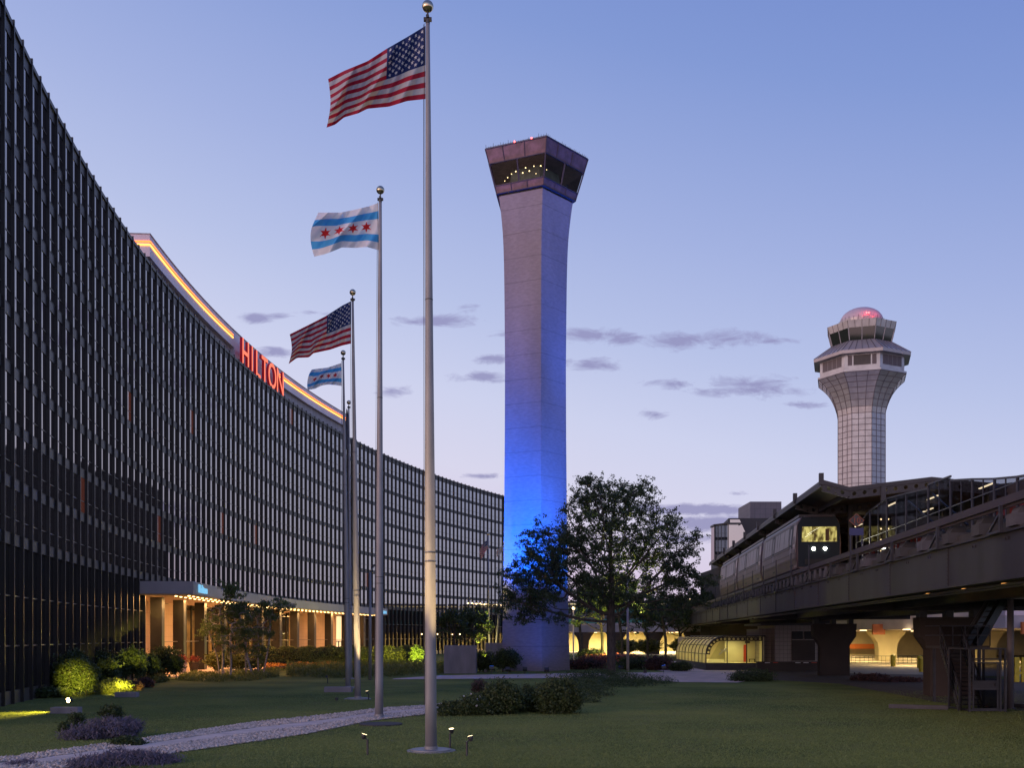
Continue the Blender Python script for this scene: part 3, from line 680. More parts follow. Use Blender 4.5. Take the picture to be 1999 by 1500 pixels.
# floodlights that wash the tower blue
BLUE = (.0,.13,1.0)
def flood(name, label, p, tgt, e, size, grp='blue floodlights round the tower foot'):
    t = thing(name, label, 'floodlight', (p[0], p[1], 0), grp); b = MB(); b.bar((p[0],p[1],0), (p[0],p[1],p[2]-.15), .06); b.bar((p[0]-.2,p[1],p[2]-.15), (p[0]+.2,p[1],p[2]-.15), .05); b.build('stand', M['darkmetal'], t)
    d = (Vector(tgt)-Vector(p)).normalized(); b = MB(); b.bar(Vector(p)-d*.18, Vector(p)+d*.1, .42, .34); b.build('housing', M['darkmetal'], t)
    b = MB(); b.bar(Vector(p)+d*.101, Vector(p)+d*.11, .36, .28); b.build('lens', emis('blue_lens', BLUE, 3), t)
    spot('flood_lamp', Vector(p)+d*.2, tgt, e, BLUE, size, 1, .3, t)
flood('floodlight', 'low floodlight in the grass before the left face of the tower', (-.4,94.6,.5), (-.2,104,16.5), 130000, 40)
flood('floodlight', 'low floodlight on the lawn right of the tower foot', (10.5,99.0,.5), (3.8,104,17), 58000, 44)
flood('floodlight', 'low floodlight in the grass before the tower foot', (1.2,95.2,.5), (1.0,103,17), 75000, 40)
flood('floodlight', 'wide low floodlight straight before the front edge of the tower', (3.2,95.0,.4), (2.6,103,7), 1500, 95)
flood('floodlight', 'floodlight aimed at the tower cab from beyond the paving', (14.5,98.0,.6), (4.6,104,43), 130000, 19)
flood('floodlight', 'floodlight in the open grass nearest the camera, aimed at the tower cab', (-1.9,95.6,.6), (.4,104,47), 7000, 12)

# ================================================================== MODERN CONTROL TOWER (octagonal)
D2 = 235.0; MC = Vector(((1682-1000)/F*D2, D2))
def octa(ap, z, rot=None): 
    # one face towards the viewer
    a_ = math.atan2(-MC.y, -MC.x); Rc = ap/math.cos(math.pi/8)
    return [(MC.x+Rc*math.cos(a_+R(22.5+45*j)+R(1)), MC.y+Rc*math.sin(a_+R(22.5+45*j)+R(1)), z) for j in range(8)]
mt = thing('control_tower', 'modern pale panelled tower flaring out to a cab with a reddish dome', 'control tower', (MC.x, MC.y, 0))
mp_ = [(0,5.1),(53.8,5.1),(55.2,5.32),(56.7,5.75),(58,6.25),(59.2,6.85),(60.3,7.6),(61.3,8.5),(62.2,9.45)]
b = MB(); b.rings([octa(a, z) for z, a in mp_]); b.build('shaft', M['tpanel'], mt)
def lerp_prof(z):
    for (z0,a0_),(z1,a1_) in zip(mp_, mp_[1:]):
        if z0 <= z <= z1: return a0_+(a1_-a0_)*(z-z0)/(z1-z0)
b = MB(); zs = [53.8-1.32*k for k in range(0, 41)][::-1]+[55.2,56.7,58,59.2,60.3,61.3,62.15]
for z in zs:
    Q = [Vector(p) for p in octa(lerp_prof(z)+.015, z)]
    for j in range(8): b.bar(Q[j], Q[(j+1) % 8], .105)
for (z0,a0_),(z1,a1_) in zip(mp_, mp_[1:]):
    Q0 = [Vector(p) for p in octa(a0_+.015, z0)]; Q1 = [Vector(p) for p in octa(a1_+.015, z1)]
    for j in range(8):
        for f_ in (0, 1/3, 2/3): b.bar(Q0[j].lerp(Q0[(j+1) % 8], f_), Q1[j].lerp(Q1[(j+1) % 8], f_), .105)
b.build('panel_joints', M['tjoint'], mt)
b = MB(); b.rings([octa(9.5, 62.2), octa(9.5, 62.6)]); b.rings([octa(9.0, 62.6), octa(9.0, 66.3)]); b.build('equipment_level', M['tpanel'], mt)
for j in range(8):
    Q = [Vector(p) for p in octa(9.06, 63.6)]; A, B_ = Q[j], Q[(j+1) % 8]
    for f0, f1 in ((.10,.22),(.26,.74),(.78,.90)) if j % 2 else ((.12,.32),(.34,.50),(.52,.68),(.70,.88)):
        b = MB(); up = Vector((0,0,2.2)); b.quad(A.lerp(B_, f0), A.lerp(B_, f1), A.lerp(B_, f1)+up, A.lerp(B_, f0)+up); b.build('window', M['tjoint'] if (j % 2 == 0 or f1-f0 < .2) else M['spandrel'], mt)
b = MB(); b.rings([octa(8.7, 66.0), octa(10.35, 66.05), octa(10.4, 66.75), octa(6.3, 69.9)]); b.build('skirt_roof', M['troof'], mt)
b = MB(); Q0 = [Vector(p) for p in octa(10.42, 66.78)]; Q1 = [Vector(p) for p in octa(6.32, 69.92)]
for j in range(8):
    for f_ in [k/6 for k in range(6)]: b.bar(Q0[j].lerp(Q0[(j+1) % 8], f_), Q1[j].lerp(Q1[(j+1) % 8], f_), .10)
b.build('roof_seams', M['tjoint'], mt)
b = MB(); b.rings([octa(5.2, 69.9), octa(5.6, 72.6)]); b.build('cab_core', mat('dark_cab', (.02,.02,.02), .8, noise=.3, scale=1), mt)
for j in range(8):
    for f0, f1 in ((.02,.49),(.51,.98)):
        Q0 = [Vector(p) for p in octa(6.32, 69.95)]; Q1 = [Vector(p) for p in octa(7.0, 72.6)]
        b = MB(); b.quad(Q0[j].lerp(Q0[(j+1)%8], f0), Q0[j].lerp(Q0[(j+1)%8], f1), Q1[j].lerp(Q1[(j+1)%8], f1), Q1[j].lerp(Q1[(j+1)%8], f0)); b.build('cab_window', M['cabglass'], mt)
b = MB()
for j in range(8):
    for f_ in (0, .5): b.bar(Q0[j].lerp(Q0[(j+1)%8], f_), Q1[j].lerp(Q1[(j+1)%8], f_), .16)
b.build('cab_frame', M['troof'], mt)
b = MB(); b.rings([octa(7.0, 72.6), octa(7.4, 74.2), octa(7.0, 74.3)]); b.build('cab_fascia', M['tpanel'], mt)
b = MB(); Q0 = [Vector(p) for p in octa(7.02, 72.62)]; Q1 = [Vector(p) for p in octa(7.42, 74.2)]
for j in range(8):
    for f_ in (0,.25,.5,.75): b.bar(Q0[j].lerp(Q0[(j+1)%8], f_), Q1[j].lerp(Q1[(j+1)%8], f_), .08)
b.build('fascia_joints', M['tjoint'], mt)
b = MB(); b.tube([(MC.x,MC.y,74.3),(MC.x,MC.y,75.6)], 4.95, 24); b.build('dome_base', M['troof'], mt)
b = MB(); nn_ = 28; rr = [[(MC.x+4.75*math.cos(t_)*math.cos(2*math.pi*k/nn_), MC.y+4.75*math.cos(t_)*math.sin(2*math.pi*k/nn_), 75.6+3.2*math.sin(t_)) for k in range(nn_)] for t_ in [math.pi/2*q/9 for q in range(10)]]
b.rings(rr, caps=(0,0)); b.build('dome', M['dome'], mt, smooth=True)
for ox in (-.25,.25):
    b = MB(); b.sphere((MC.x+ox-.3, MC.y-5.1, 76.2), .17, 8, 6); b.build('beacon', M['red'], mt)
point('beacon_glow', (MC.x+2.2, MC.y-6.2, 76.3), 160, (1,.06,.10), .2, mt); point('beacon_glow', (MC.x-1.5, MC.y-6.3, 76.3), 90, (1,.06,.10), .2, mt)
b = MB(); 
for k in range(28):
    a_ = 2*math.pi*k/28; p = Vector((MC.x+4.9*math.cos(a_), MC.y+4.9*math.sin(a_), 74.3)); b.bar(p, p+Vector((0,0,1.5+.5*random.random())), .07)
b.build('roof_antennas', M['tjoint'], mt)
# ================================================================== FLAGPOLES
def flagpole(label, xb, xt, d, ztop, rb, rt, group='flagpoles in a row along the lawn', tall=True, base=1.0):
    xB = (xb-1000)/F*d; xT = (xt-1000)/F*d; t = thing('flagpole', label, 'flagpole', (xB, d, 0), group)
    n = 14; pts = []; rr = []
    for k in range(n+1):
        f_ = k/n; pts.append((xB+(xT-xB)*f_, d, .05+(ztop-.05)*f_)); rr.append(float(np.interp(f_, [0,.33,.6,.78,1], [rb,rb*.87,rb*.65,rb*.52,rt])))
    b = MB(); b.tube(pts, rr, 20); b.build('shaft', M['alu'], t, smooth=True)
    for z in (ztop*.26, ztop*.27+.05, ztop*.62):
        f_ = z/ztop; b = MB(); b.tube([(xB+(xT-xB)*f_, d, z), (xB+(xT-xB)*f_, d, z+.03)], float(np.interp(f_, [0,.33,.6,.78,1], [rb,rb*.87,rb*.65,rb*.52,rt]))+.006, 20)
        b.build('joint_ring', M['darkmetal'], t)
    b = MB(); b.tube([(xB,d,.0),(xB,d,.035)], rb*4.1*base, 32); b.tube([(xB,d,.03),(xB,d,.07)], rb*3.4*base, 32); b.tube([(xB,d,.06),(xB,d,.16)], rb*1.12, 20); b.build('base_collar', M['alu'], t)
    b = MB(); b.tube([(xT,d,ztop),(xT,d,ztop+.12)], rt*1.1, 10); b.tube([(xT-.12,d,ztop+.13),(xT+.12,d,ztop+.13)], .07, 8); b.tube([(xT,d-.1,ztop+.2),(xT,d+.1,ztop+.2)], .05, 8); b.tube([(xT,d,ztop+.1),(xT,d,ztop+.38)], .03, 6); b.build('truck', M['darkmetal'], t)
    b = MB(); b.sphere((xT,d,ztop+.36+.17), .175, 24, 16); b.build('finial_ball', M['ball'], t, smooth=True)
    b = MB(); b.tube([(xT-rt-.04, d-.02, ztop), (xT-rt-.05, d-.02, ztop*.5), (xB-rb-.02, d-.02, 1.4)], .007, 4); b.tube([(xT-rt-.07, d+.03, ztop), (xB-rb-.03, d+.03, 1.4)], .007, 4); b.build('halyard', M['galv'], t)
    return t
zt1 = 3.5+(1243-40)*21.6*F/1400/F   # scaled for the longer lens below
def dpole(npx): return 19.15*F/npx
P1, P2, P3, P4, P5 = [dpole(n) for n in (1231, 872, 672, 554, 457)]   # ball centres
flagpole('tallest looking and nearest flagpole, warm light on its lower shaft', 842, 835.5, P1, 22.12, .18, .062)
flagpole('second nearest flagpole, standing in the gravel edge of the path', 740.5, 743, P2, 22.12, .18, .062)
flagpole('third flagpole from the front, its lower shaft brightly lit by a ground light', 699, 689, P3, 22.12, .18, .062)
flagpole('fourth flagpole from the front, beside a low concrete block', 680, 670.5, P4, 22.12, .18, .062)
flagpole('farthest flagpole of the row with a limp dark flag, half hidden by the fourth', 685, 681.5, P5, 22.12, .15, .06)

# ---- flags
def star_test(u, v, cu_, cv_, r, n, rot=0, inner=.40):
    x, y = u-cu_, v-cv_; rr = np.hypot(x, y); th = np.arctan2(x, y)+rot; seg = 2*math.pi/n; t = np.abs((th % seg)-seg/2); t = seg/2-t  # 0 at the tip
    ri = inner*r; ax, ay = r, 0.0; bx, by = ri*math.cos(seg/2), ri*math.sin(seg/2); px, py = rr*np.cos(t), rr*np.sin(t)
    return ((bx-ax)*(py-ay)-(by-ay)*(px-ax)) > 0
def us_pattern(u, v):                           # u from hoist 0..1.9, v from top 0..1
    C = np.zeros(u.shape+(3,)); stripe = (np.floor(v*13).astype(int) % 2 == 0); C[:] = (.50,.50,.52); C[stripe] = (.36,.008,.035)
    can_ = (u < .76) & (v < 7/13); C[can_] = (.008,.024,.12)
    for r_ in range(9):
        for c_ in range(6 if r_ % 2 == 0 else 5):
            cx = .76*((2*c_+1+(r_ % 2))/12); cy = 7/13*((r_+1)/10); C[star_test(u, v, cx, cy, .034, 5, math.pi)] = (.60,.60,.58)
    return C
def chi_pattern(u, v):
    C = np.zeros(u.shape+(3,)); C[:] = (.86,.85,.86); C[((v > 1/6) & (v < 1/3)) | ((v > 2/3) & (v < 5/6))] = (.07,.42,.82)
    for k in range(4): C[star_test(u, v, 1.5*(k+1)/5, .5, .135, 6, math.pi, .42)] = (.75,.02,.02)
    return C
def paint_mat(name):
    m = mat(name, (.5,.5,.5), .75); n = m.node_tree.nodes; l = m.node_tree.links; a = n.new('ShaderNodeAttribute'); a.attribute_name = 'dye'; l.new(a.outputs['Color'], n['Principled BSDF'].inputs['Base Color'])
    t = n.new('ShaderNodeBsdfTranslucent'); l.new(a.outputs['Color'], t.inputs[0]); mxs = n.new('ShaderNodeMixShader'); mxs.inputs[0].default_value = .35
    l.new(n['Principled BSDF'].outputs[0], mxs.inputs[1]); l.new(t.outputs[0], mxs.inputs[2]); l.new(mxs.outputs[0], n['Material Output'].inputs[0]); return m
M['cloth'] = paint_mat('flag_cloth')
def flag(name, label, d, top, bot, pattern, aspect, nu=190, nv=110, amp=.18, k=3.0, group=None, ph=0, left=0.0):
    u = np.linspace(0, 1, nu+1); v = np.linspace(0, 1, nv+1)
    def samp(poly):
        p = np.array(poly, float); s_ = np.r_[0, np.cumsum(np.hypot(*np.diff(p, axis=0).T))]; s_ /= s_[-1]
        for _ in range(1): pass
        return np.c_[np.interp(u, s_, p[:,0]), np.interp(u, s_, p[:,1])]
    def smooth(a):
        for _ in range(10): b_ = a.copy(); b_[1:-1] = (a[:-2]+a[1:-1]*2+a[2:])/4; a = b_
        return a
    T, B = smooth(samp(top)), smooth(samp(bot)); Vv = v[:,None,None]; G = T[None]*(1-Vv)+B[None]*Vv
    U, Vg = np.meshgrid(u, v); w = np.sin(math.pi*Vg)
    G[...,0] += left*w*U**2*1.0; 
    fold = np.sin(2*math.pi*(k*U-.9*Vg)+ph)*(.25+.75*U)*np.minimum(1, U*8)+.35*np.sin(2*math.pi*(k*2.1*U-1.7*Vg)+ph*2)*np.minimum(1, U*6)
    G[...,1] += 2.2*np.sin(2*math.pi*(k*U-.9*Vg)+ph+1)*U*w
    Y = d+amp*fold; X = (G[...,0]-1000)/F*Y; Z = EYE+(HZ-G[...,1])/F*Y
    P = np.stack([X, Y, Z], -1).reshape(-1,3); W_ = nu+1
    fs = [(j*W_+i, j*W_+i+1, (j+1)*W_+i+1, (j+1)*W_+i) for j in range(nv) for i in range(nu)]
    me = bpy.data.meshes.new(name); me.from_pydata(P.tolist(), [], fs)
    uc, vc = np.meshgrid((u[:-1]+u[1:])/2, (v[:-1]+v[1:])/2); C = pattern(uc*aspect, vc).reshape(-1,3)
    at_ = me.color_attributes.new('dye', 'FLOAT_COLOR', 'CORNER'); cc = np.repeat(np.c_[C, np.ones(len(C))], 4, axis=0).astype(np.float32); at_.data.foreach_set('color', cc.ravel())
    me.materials.append(M['cloth']); me.polygons.foreach_set('use_smooth', [True]*len(fs)); me.update(); o = link(name, me); tag(o, label, 'flag', group); return o
us1t = [(831,50),(795,72),(755,95),(718,119),(672,138),(641,154)]; us1b = [(831,193),(795,197),(760,208),(718,212),(700,221),(672,229),(655,243),(638,249)]
flag('flag', 'large striped American flag flying from the nearest flagpole', P1, us1t, us1b, us_pattern, 1.9, amp=.34, k=2.3, group='American flags on the flagpole row', ph=.6, left=6)
def tr(pts, s_, x0, y0, x1, y1): return [(x1+(x-x0)*s_, y1+(y-y0)*s_) for x, y in pts]
us2t = [(686,588),(668,597),(637,617),(612,630),(588,642),(566,653)]; us2b = [(686,671),(668,675),(645,683),(612,690),(604,698),(580,699),(564,711)]
flag('flag', 'smaller looking American flag on the third flagpole, just above the hotel roof sign', P3, us2t, us2b, us_pattern, 1.9, nu=130, nv=78, amp=.34, k=2.3, group='American flags on the flagpole row', ph=1.1, left=5)
ch1t = [(739,396),(723,402),(695,409),(665,415),(640,415),(622,415)]; ch1b = [(741,489),(717,482),(694,484),(668,483),(649,491),(632,497),(614,501)]
flag('flag', 'white flag with two blue stripes and four red stars on the second flagpole', P2, ch1t, ch1b, chi_pattern, 1.5, nu=150, nv=90, amp=.42, k=1.7, group='Chicago flags on the flagpole row', ph=2.2, left=-11)
ch2t = [(667,709),(655,713),(640,718),(622,720),(609,722)]; ch2b = [(668,754),(655,752),(640,751),(628,753),(616,759),(601,762)]
flag('flag', 'small looking white flag with blue stripes and red stars on the fourth flagpole', P4, ch2t, ch2b, chi_pattern, 1.5, nu=100, nv=60, amp=.4, k=1.7, group='Chicago flags on the flagpole row', ph=.4, left=-4)
# limp flag
b = MB(); zt = EYE+(HZ-800)/F*P5; x0 = (679-1000)/F*P5; rr = []
for k in range(14):
    f_ = k/13; w = (.10+.34*f_**.8)*(1-.25*(f_ > .93)); z = zt-3.3*f_
    rr.append([(x0-.05+w*.5*math.cos(t_)*(1+.25*math.sin(3*t_+f_*5)), P5+.16*math.sin(t_)*(1+.3*math.sin(4*t_)), z-.12*math.cos(t_)) for t_ in [2*math.pi*q/14 for q in range(14)]])
b.rings(rr); tag(b.build('flag', mat('dark_flag_cloth', (.10,.10,.12), .8, col2=(.02,.02,.028), scale=2.5, stretch=(1,1,.35)), smooth=True), 'limp dark flag hanging down the farthest flagpole of the row', 'flag')
# two far poles on a low plinth in front of the hotel
D6 = 128.0
def farpole(label, xb, xt, ytop, d, ball=True):
    t = thing('flagpole', label, 'flagpole', ((xb-1000)/F*d, d, 0), 'small flagpoles before the far end of the hotel'); zt_ = EYE+(HZ-ytop)/F*d
    b = MB(); b.tube([((xb-1000)/F*d,d,0), ((xt-1000)/F*d,d,zt_)], [.14,.07], 12); b.build('shaft', M['alu'], t, smooth=True)
    b = MB(); b.sphere(((xt-1000)/F*d,d,zt_+.15), .17, 12, 8); b.build('finial_ball', M['ball'], t, smooth=True)
farpole('slim white flagpole with a gilt ball behind the planter box tree', 956, 953.5, 1045, D6)
farpole('slim flagpole close to the left edge of the blue tower', 966, 985, 1062, D6-4)
flag('flag', 'tiny sagging American flag against the far end of the hotel', D6, [(952,1055),(946,1059),(940,1068),(936,1078)], [(952,1073),(948,1077),(943,1088),(939,1092)], us_pattern, 1.9, nu=44, nv=40, amp=.1, ph=1)
flag('flag', 'tiny drooping pale flag beside the left edge of the blue tower', D6-4, [(986,1064),(979,1067),(973,1073),(969,1078)], [(985,1074),(980,1078),(976,1084),(970,1088)], lambda u, v: np.zeros(u.shape+(3,))+np.array((.45,.42,.45)), 1.5, nu=30, nv=20, amp=.1, ph=2)

# ---- ground spotlights round the near poles
def gspot(label, px, py, head, d, tgt, e, size=22, lit=True, cat='spotlight', h=None, grp='small stake spotlights in the lawn'):
    x = (px-1000)/F*d; zh = EYE+(HZ-head[1])/F*d; xh = (head[0]-1000)/F*d; t = thing('spotlight', label, cat, (x, d, 0), grp)
    b = MB(); b.tube([(x,d,0),(x,d,zh-.10)], .032, 8); b.tube([(x,d,zh-.12),(xh,d,zh-.02)], .02, 6); b.build('stake', M['darkmetal'], t)
    H = Vector((xh, d, zh)); dr = (Vector(tgt)-H).normalized(); b = MB(); b.tube([H-dr*.10, H-dr*.02, H+dr*.05], [.04,.075,.085], 12); b.build('head', M['darkmetal'], t)
    if lit:
        b = MB(); b.tube([H+dr*.048, H+dr*.058], .075, 12); b.build('lens', M['lens'], t); spot('spot_lamp', H+dr*.09, tgt, e, (1,.66,.26), size, 1, .05, t)
M['lens'] = emis('lamp_lens', (1,.78,.42), 7)
x1 = (840-1000)/F*P1
gspot('lit stake spotlight left of the nearest flagpole', 718, 1476, (711,1438), EYE*F/233, (x1, P1, 7), 7000, 26)
gspot('lit stake spotlight just right of the nearest flagpole, the farther one', 879, 1462, (882,1427), EYE*F/219, (x1, P1, 8), 4500, 24)
gspot('lit stake spotlight right of the nearest flagpole, closest to the camera', 912, 1478, (919,1442), EYE*F/235, (x1, P1, 6), 5000, 24)
x3 = (697-1000)/F*P3
gspot('dark stake spotlight on the lawn right of the third flagpole', 720, 1368, (717,1352), P3-.7, (x3, P3, 6), 6500, 30)
gspot('small stake spotlight left of the third flagpole, a little beyond it', 640, 1334, (638,1322), 76, (x3, P3, 6), 1100, 34, lit=False)
t = thing('spotlight', 'tiny in ground uplight left of the third flagpole base', 'spotlight', (x3-.9,P3-1.3,0)); b = MB(); b.tube([(x3-.9,P3-1.3,0),(x3-.9,P3-1.3,.16)], .09, 12); b.build('housing', M['darkmetal'], t)
spot('pole_uplight', (x3-.9, P3-1.3, .35), (x3, P3, 6), 6500, (1,.70,.30), 30, 1, .1, t)
for px, py, lab in ((735,1418,'flat round drain cover at the foot of the second flagpole'),):
    x, d = gp(744,1416); b = MB(); b.tube([(x,d,.0),(x,d,.05)], .85, 28); tag(b.build('drain_cover', M['rustc'] if 'rustc' in M else M['deck']), lab, 'drain cover')
x, d = gp(672,1352); b = MB(); b.box((x-1.2,d-.3,0), (x+.5,d+.35,.32)); tag(b.build('concrete_block', M['planter']), 'low concrete block at the foot of the fourth flagpole', 'block')
# street lamp
d = 82.0; x = (723-1000)/F*d; t = thing('street_lamp', 'slender lamp post with a bent arm between the second and third flagpoles', 'street lamp', (x,d,0))
zt = EYE+(HZ-1118)/F*d; b = MB(); b.tube([(x,d,0),(x,d,zt)], [.15,.09], 10); b.tube([(x,d,zt),(x+.22,d,zt+.35),(x+.36,d,zt+.55)], .05, 6); b.build('post', M['alu'], t, smooth=True)
b = MB(); b.bar((x+.22,d,zt+.52), (x+.55,d,zt+.66), .22, .12); b.build('lamp_head', M['lightblock'], t)
d = 103.0; x = (1226-1000)/F*d; t = thing('street_lamp', 'pale lamp post rising through the crown of the big tree', 'street lamp', (x,d,0))
b = MB(); b.tube([(x,d,0),(x,d,11)], [.16,.09], 10); b.build('post', M['pent'], t, smooth=True); b = MB(); b.bar((x-.5,d,11), (x+.5,d,11), .3, .15); b.build('lamp_head', M['lightblock'], t)
d = 150.0; x = (1120-1000)/F*d; t = thing('street_lamp', 'thin bright post just right of the blue tower', 'street lamp', (x,d,0))
b = MB(); b.tube([(x,d,0),(x,d,7.5)], .12, 8); b.build('post', M['pent'], t); b = MB(); b.sphere((x,d,7.6), .22, 10, 6); b.build('lamp', M['bulbsoft'], t)

# ================================================================== GUIDEWAY
def gw(o, s_, z): return Vector((12.4+.0946*s_+.9955*o, .9955*s_-.0946*o, z))
def gbox(b, o0, o1, s0, s1, z0, z1): b.box((o0,s0,z0), (o1,s1,z1), gw)
gwt = thing('guideway', 'elevated steel and concrete railway guideway crossing the right side', 'elevated railway', gw(7, 70, 0))
S0, S1 = 18, 215
b = MB(); gbox(b, 0, .10, S0, S1, 5.32, 6.74); gbox(b, -.16, .30, S0, S1, 5.25, 5.32); gbox(b, -.10, .30, S0, S1, 6.74, 6.80)
for k in range(0, 26):
    s_ = 22+k*7.8; gbox(b, -.035, 0, s_, s_+.16, 5.32, 6.74)
    for q in range(9): gbox(b, -.055, -.035, s_+.03, s_+.08, 5.4+q*.15, 5.44+q*.15)
    for q in (2.1, 2.35, 5.0, 5.25): gbox(b, -.04, 0, s_+q, s_+q+.09, 6.52, 6.60)
b.build('edge_girder', M['girder'], gwt)
b = MB(); gbox(b, 4.2, 4.6, S0, S1, 5.1, 6.74); gbox(b, 9.6, 10.0, S0, S1, 5.1, 6.74); gbox(b, 13.9, 14.2, S0, S1, 5.3, 6.74); b.build('inner_girder', M['girder'], gwt)
b = MB(); gbox(b, .1, 14.2, S0, S1, 6.50, 6.90); b.build('deck', M['deck'], gwt)
for k in range(5):
    s_ = 30+31*k
    b = MB(); gbox(b, .3, 13.9, s_-.5, s_+.5, 5.0, 6.3); b.build('cross_beam', M['girder'], gwt)
    if s_ < 50 or s_ > 100 and k != 3: pass
    # flared pier
    c0, c1 = 6.2, 8.7
    prof_ = [(0,c0,c1),(2.7,c0,c1),(3.5,c0-.55,c1+.55),(4.6,c0-.6,c1+.6)]
    b = MB(); b.rings([[gw(a_, s_-.7, z), gw(c_, s_-.7, z), gw(c_, s_+.7, z), gw(a_, s_+.7, z)] for z, a_, c_ in prof_]); b.build('pier', M['pier'], gwt)
    for o_ in (5.9, 7.4, 8.9): b = MB(); gbox(b, o_-.2, o_+.2, s_-.4, s_+.4, 4.6, 5.02); b.build('bearing', M['darkmetal'], gwt)
b = MB()
for k in range(40): s_ = 20+k*4.9; gbox(b, .1, 14, s_, s_+.25, 5.9, 6.5)
b.build('floor_beams', M['girder'], gwt)
b = MB(); gbox(b, -.12, .12, S0, S1, 7.60, 7.86); gbox(b, -.02, .06, S0, S1, 7.50, 7.60); b.build('power_rail', M['railred'], gwt)
b = MB(); gbox(b, .3, .45, S0, S1, 6.9, 7.15); gbox(b, 1.0, 1.3, S0, S1, 6.9, 7.5); gbox(b, 3.1, 3.4, S0, S1, 6.9, 7.5); b.build('running_rail', M['deck'], gwt)
s_ = 22; k = 0
while s_ < 135:
    b = MB(); gbox(b, -.05, .75, s_, s_+.75, 6.9, 7.28); b.rings([[gw(o_, q_, z) for o_, q_ in ((.05-i_,s_+.12+i_),(.6,s_+.12+i_),(.6,s_+.63-i_),(.05-i_,s_+.63-i_))] for z, i_ in ((7.28,0),(7.5,-.12))])
    b.build('concrete_pad', M['deck'] if k % 3 else M['lightblock'], gwt); s_ += 3.1; k += 1
s_ = 26
while s_ < 130:
    b = MB(); b.bar(gw(-.15,s_,7.6), gw(-.15,s_,6.75), .10); b.bar(gw(-.15,s_,6.8), gw(-.15,s_+1.1,6.8), .08); b.bar(gw(-.15,s_,7.4), gw(-.15,s_+1.0,6.85), .07)
    if s_ > 60: b.bar(gw(-.15,s_,7.6), gw(-.15,s_,9.1), .055)
    b.build('bracket', M['galv'], gwt); s_ += 6.2
s_ = 58
while s_ < 150: b = MB(); gbox(b, -.22, -.12, s_, s_+.22, 6.95, 7.45); b.build('insulator', M['lightblock'], gwt); s_ += 1.55
b = MB()
for a_, zz in ((.3,5.16),(.45,5.1)): b.tube([gw(a_,S0,zz), gw(a_,S1,zz)], .045, 5)
b.build('conduit', M['galv'], gwt)
for s_ in (33, 36.5, 40, 44.5, 49.5, 62):
    b = MB(); p = gw(3.2, s_, 5.55); b.box(tuple(p-Vector((.45,.1,.04))), tuple(p+Vector((.45,.1,0)))); b.build('work_light', M['dim'] if 'dim' in M else emis('dim_orange_lamp', (1,.42,.10), 1.6), gwt)
# diamond sign beside the track
t = thing('track_sign', 'diamond track sign with an orange outline and number above a blue plate', 'sign', gw(-.2, 51.7, 6.9)); zc = 3.5+(1243-1018)*51.7/F
b = MB()
for o_ in (-.28,.28): b.bar(gw(o_-.0,51.7,6.75), gw(o_,51.7,zc-.35), .06)
b.build('post', M['galv'], t)
b = MB(); b.add([gw(o_,51.65,z) for o_, z in ((-.36,zc),(0,zc-.33),(.36,zc),(0,zc+.33))], [(0,1,2,3)]); b.build('panel', M['darkmetal'], t)
b = MB(); q_ = [gw(o_,51.62,z) for o_, z in ((-.36,zc),(0,zc-.33),(.36,zc),(0,zc+.33))]
for j in range(4): b.bar(q_[j], q_[(j+1) % 4], .035)
b.build('outline', mat('sign_orange', (.20,.06,.03), .5), t)
me = text_mesh('10', .40, .01, .004); me.materials.append(mat('sign_orange_text', (.22,.06,.03), .5)); o = bpy.data.objects.new('numerals', me); COL.objects.link(o); p = gw(0,51.6,zc-.14); o.parent = t; o.matrix_parent_inverse = Matrix.Translation(-Vector(t.location)); o.location = p; o.rotation_euler = (R(90),0,-R(5.4))
b = MB(); b.box((-.34,51.62,zc-.75), (.34,51.68,zc-.38), gw); b.build('blue_panel', M['blueplate'], t)

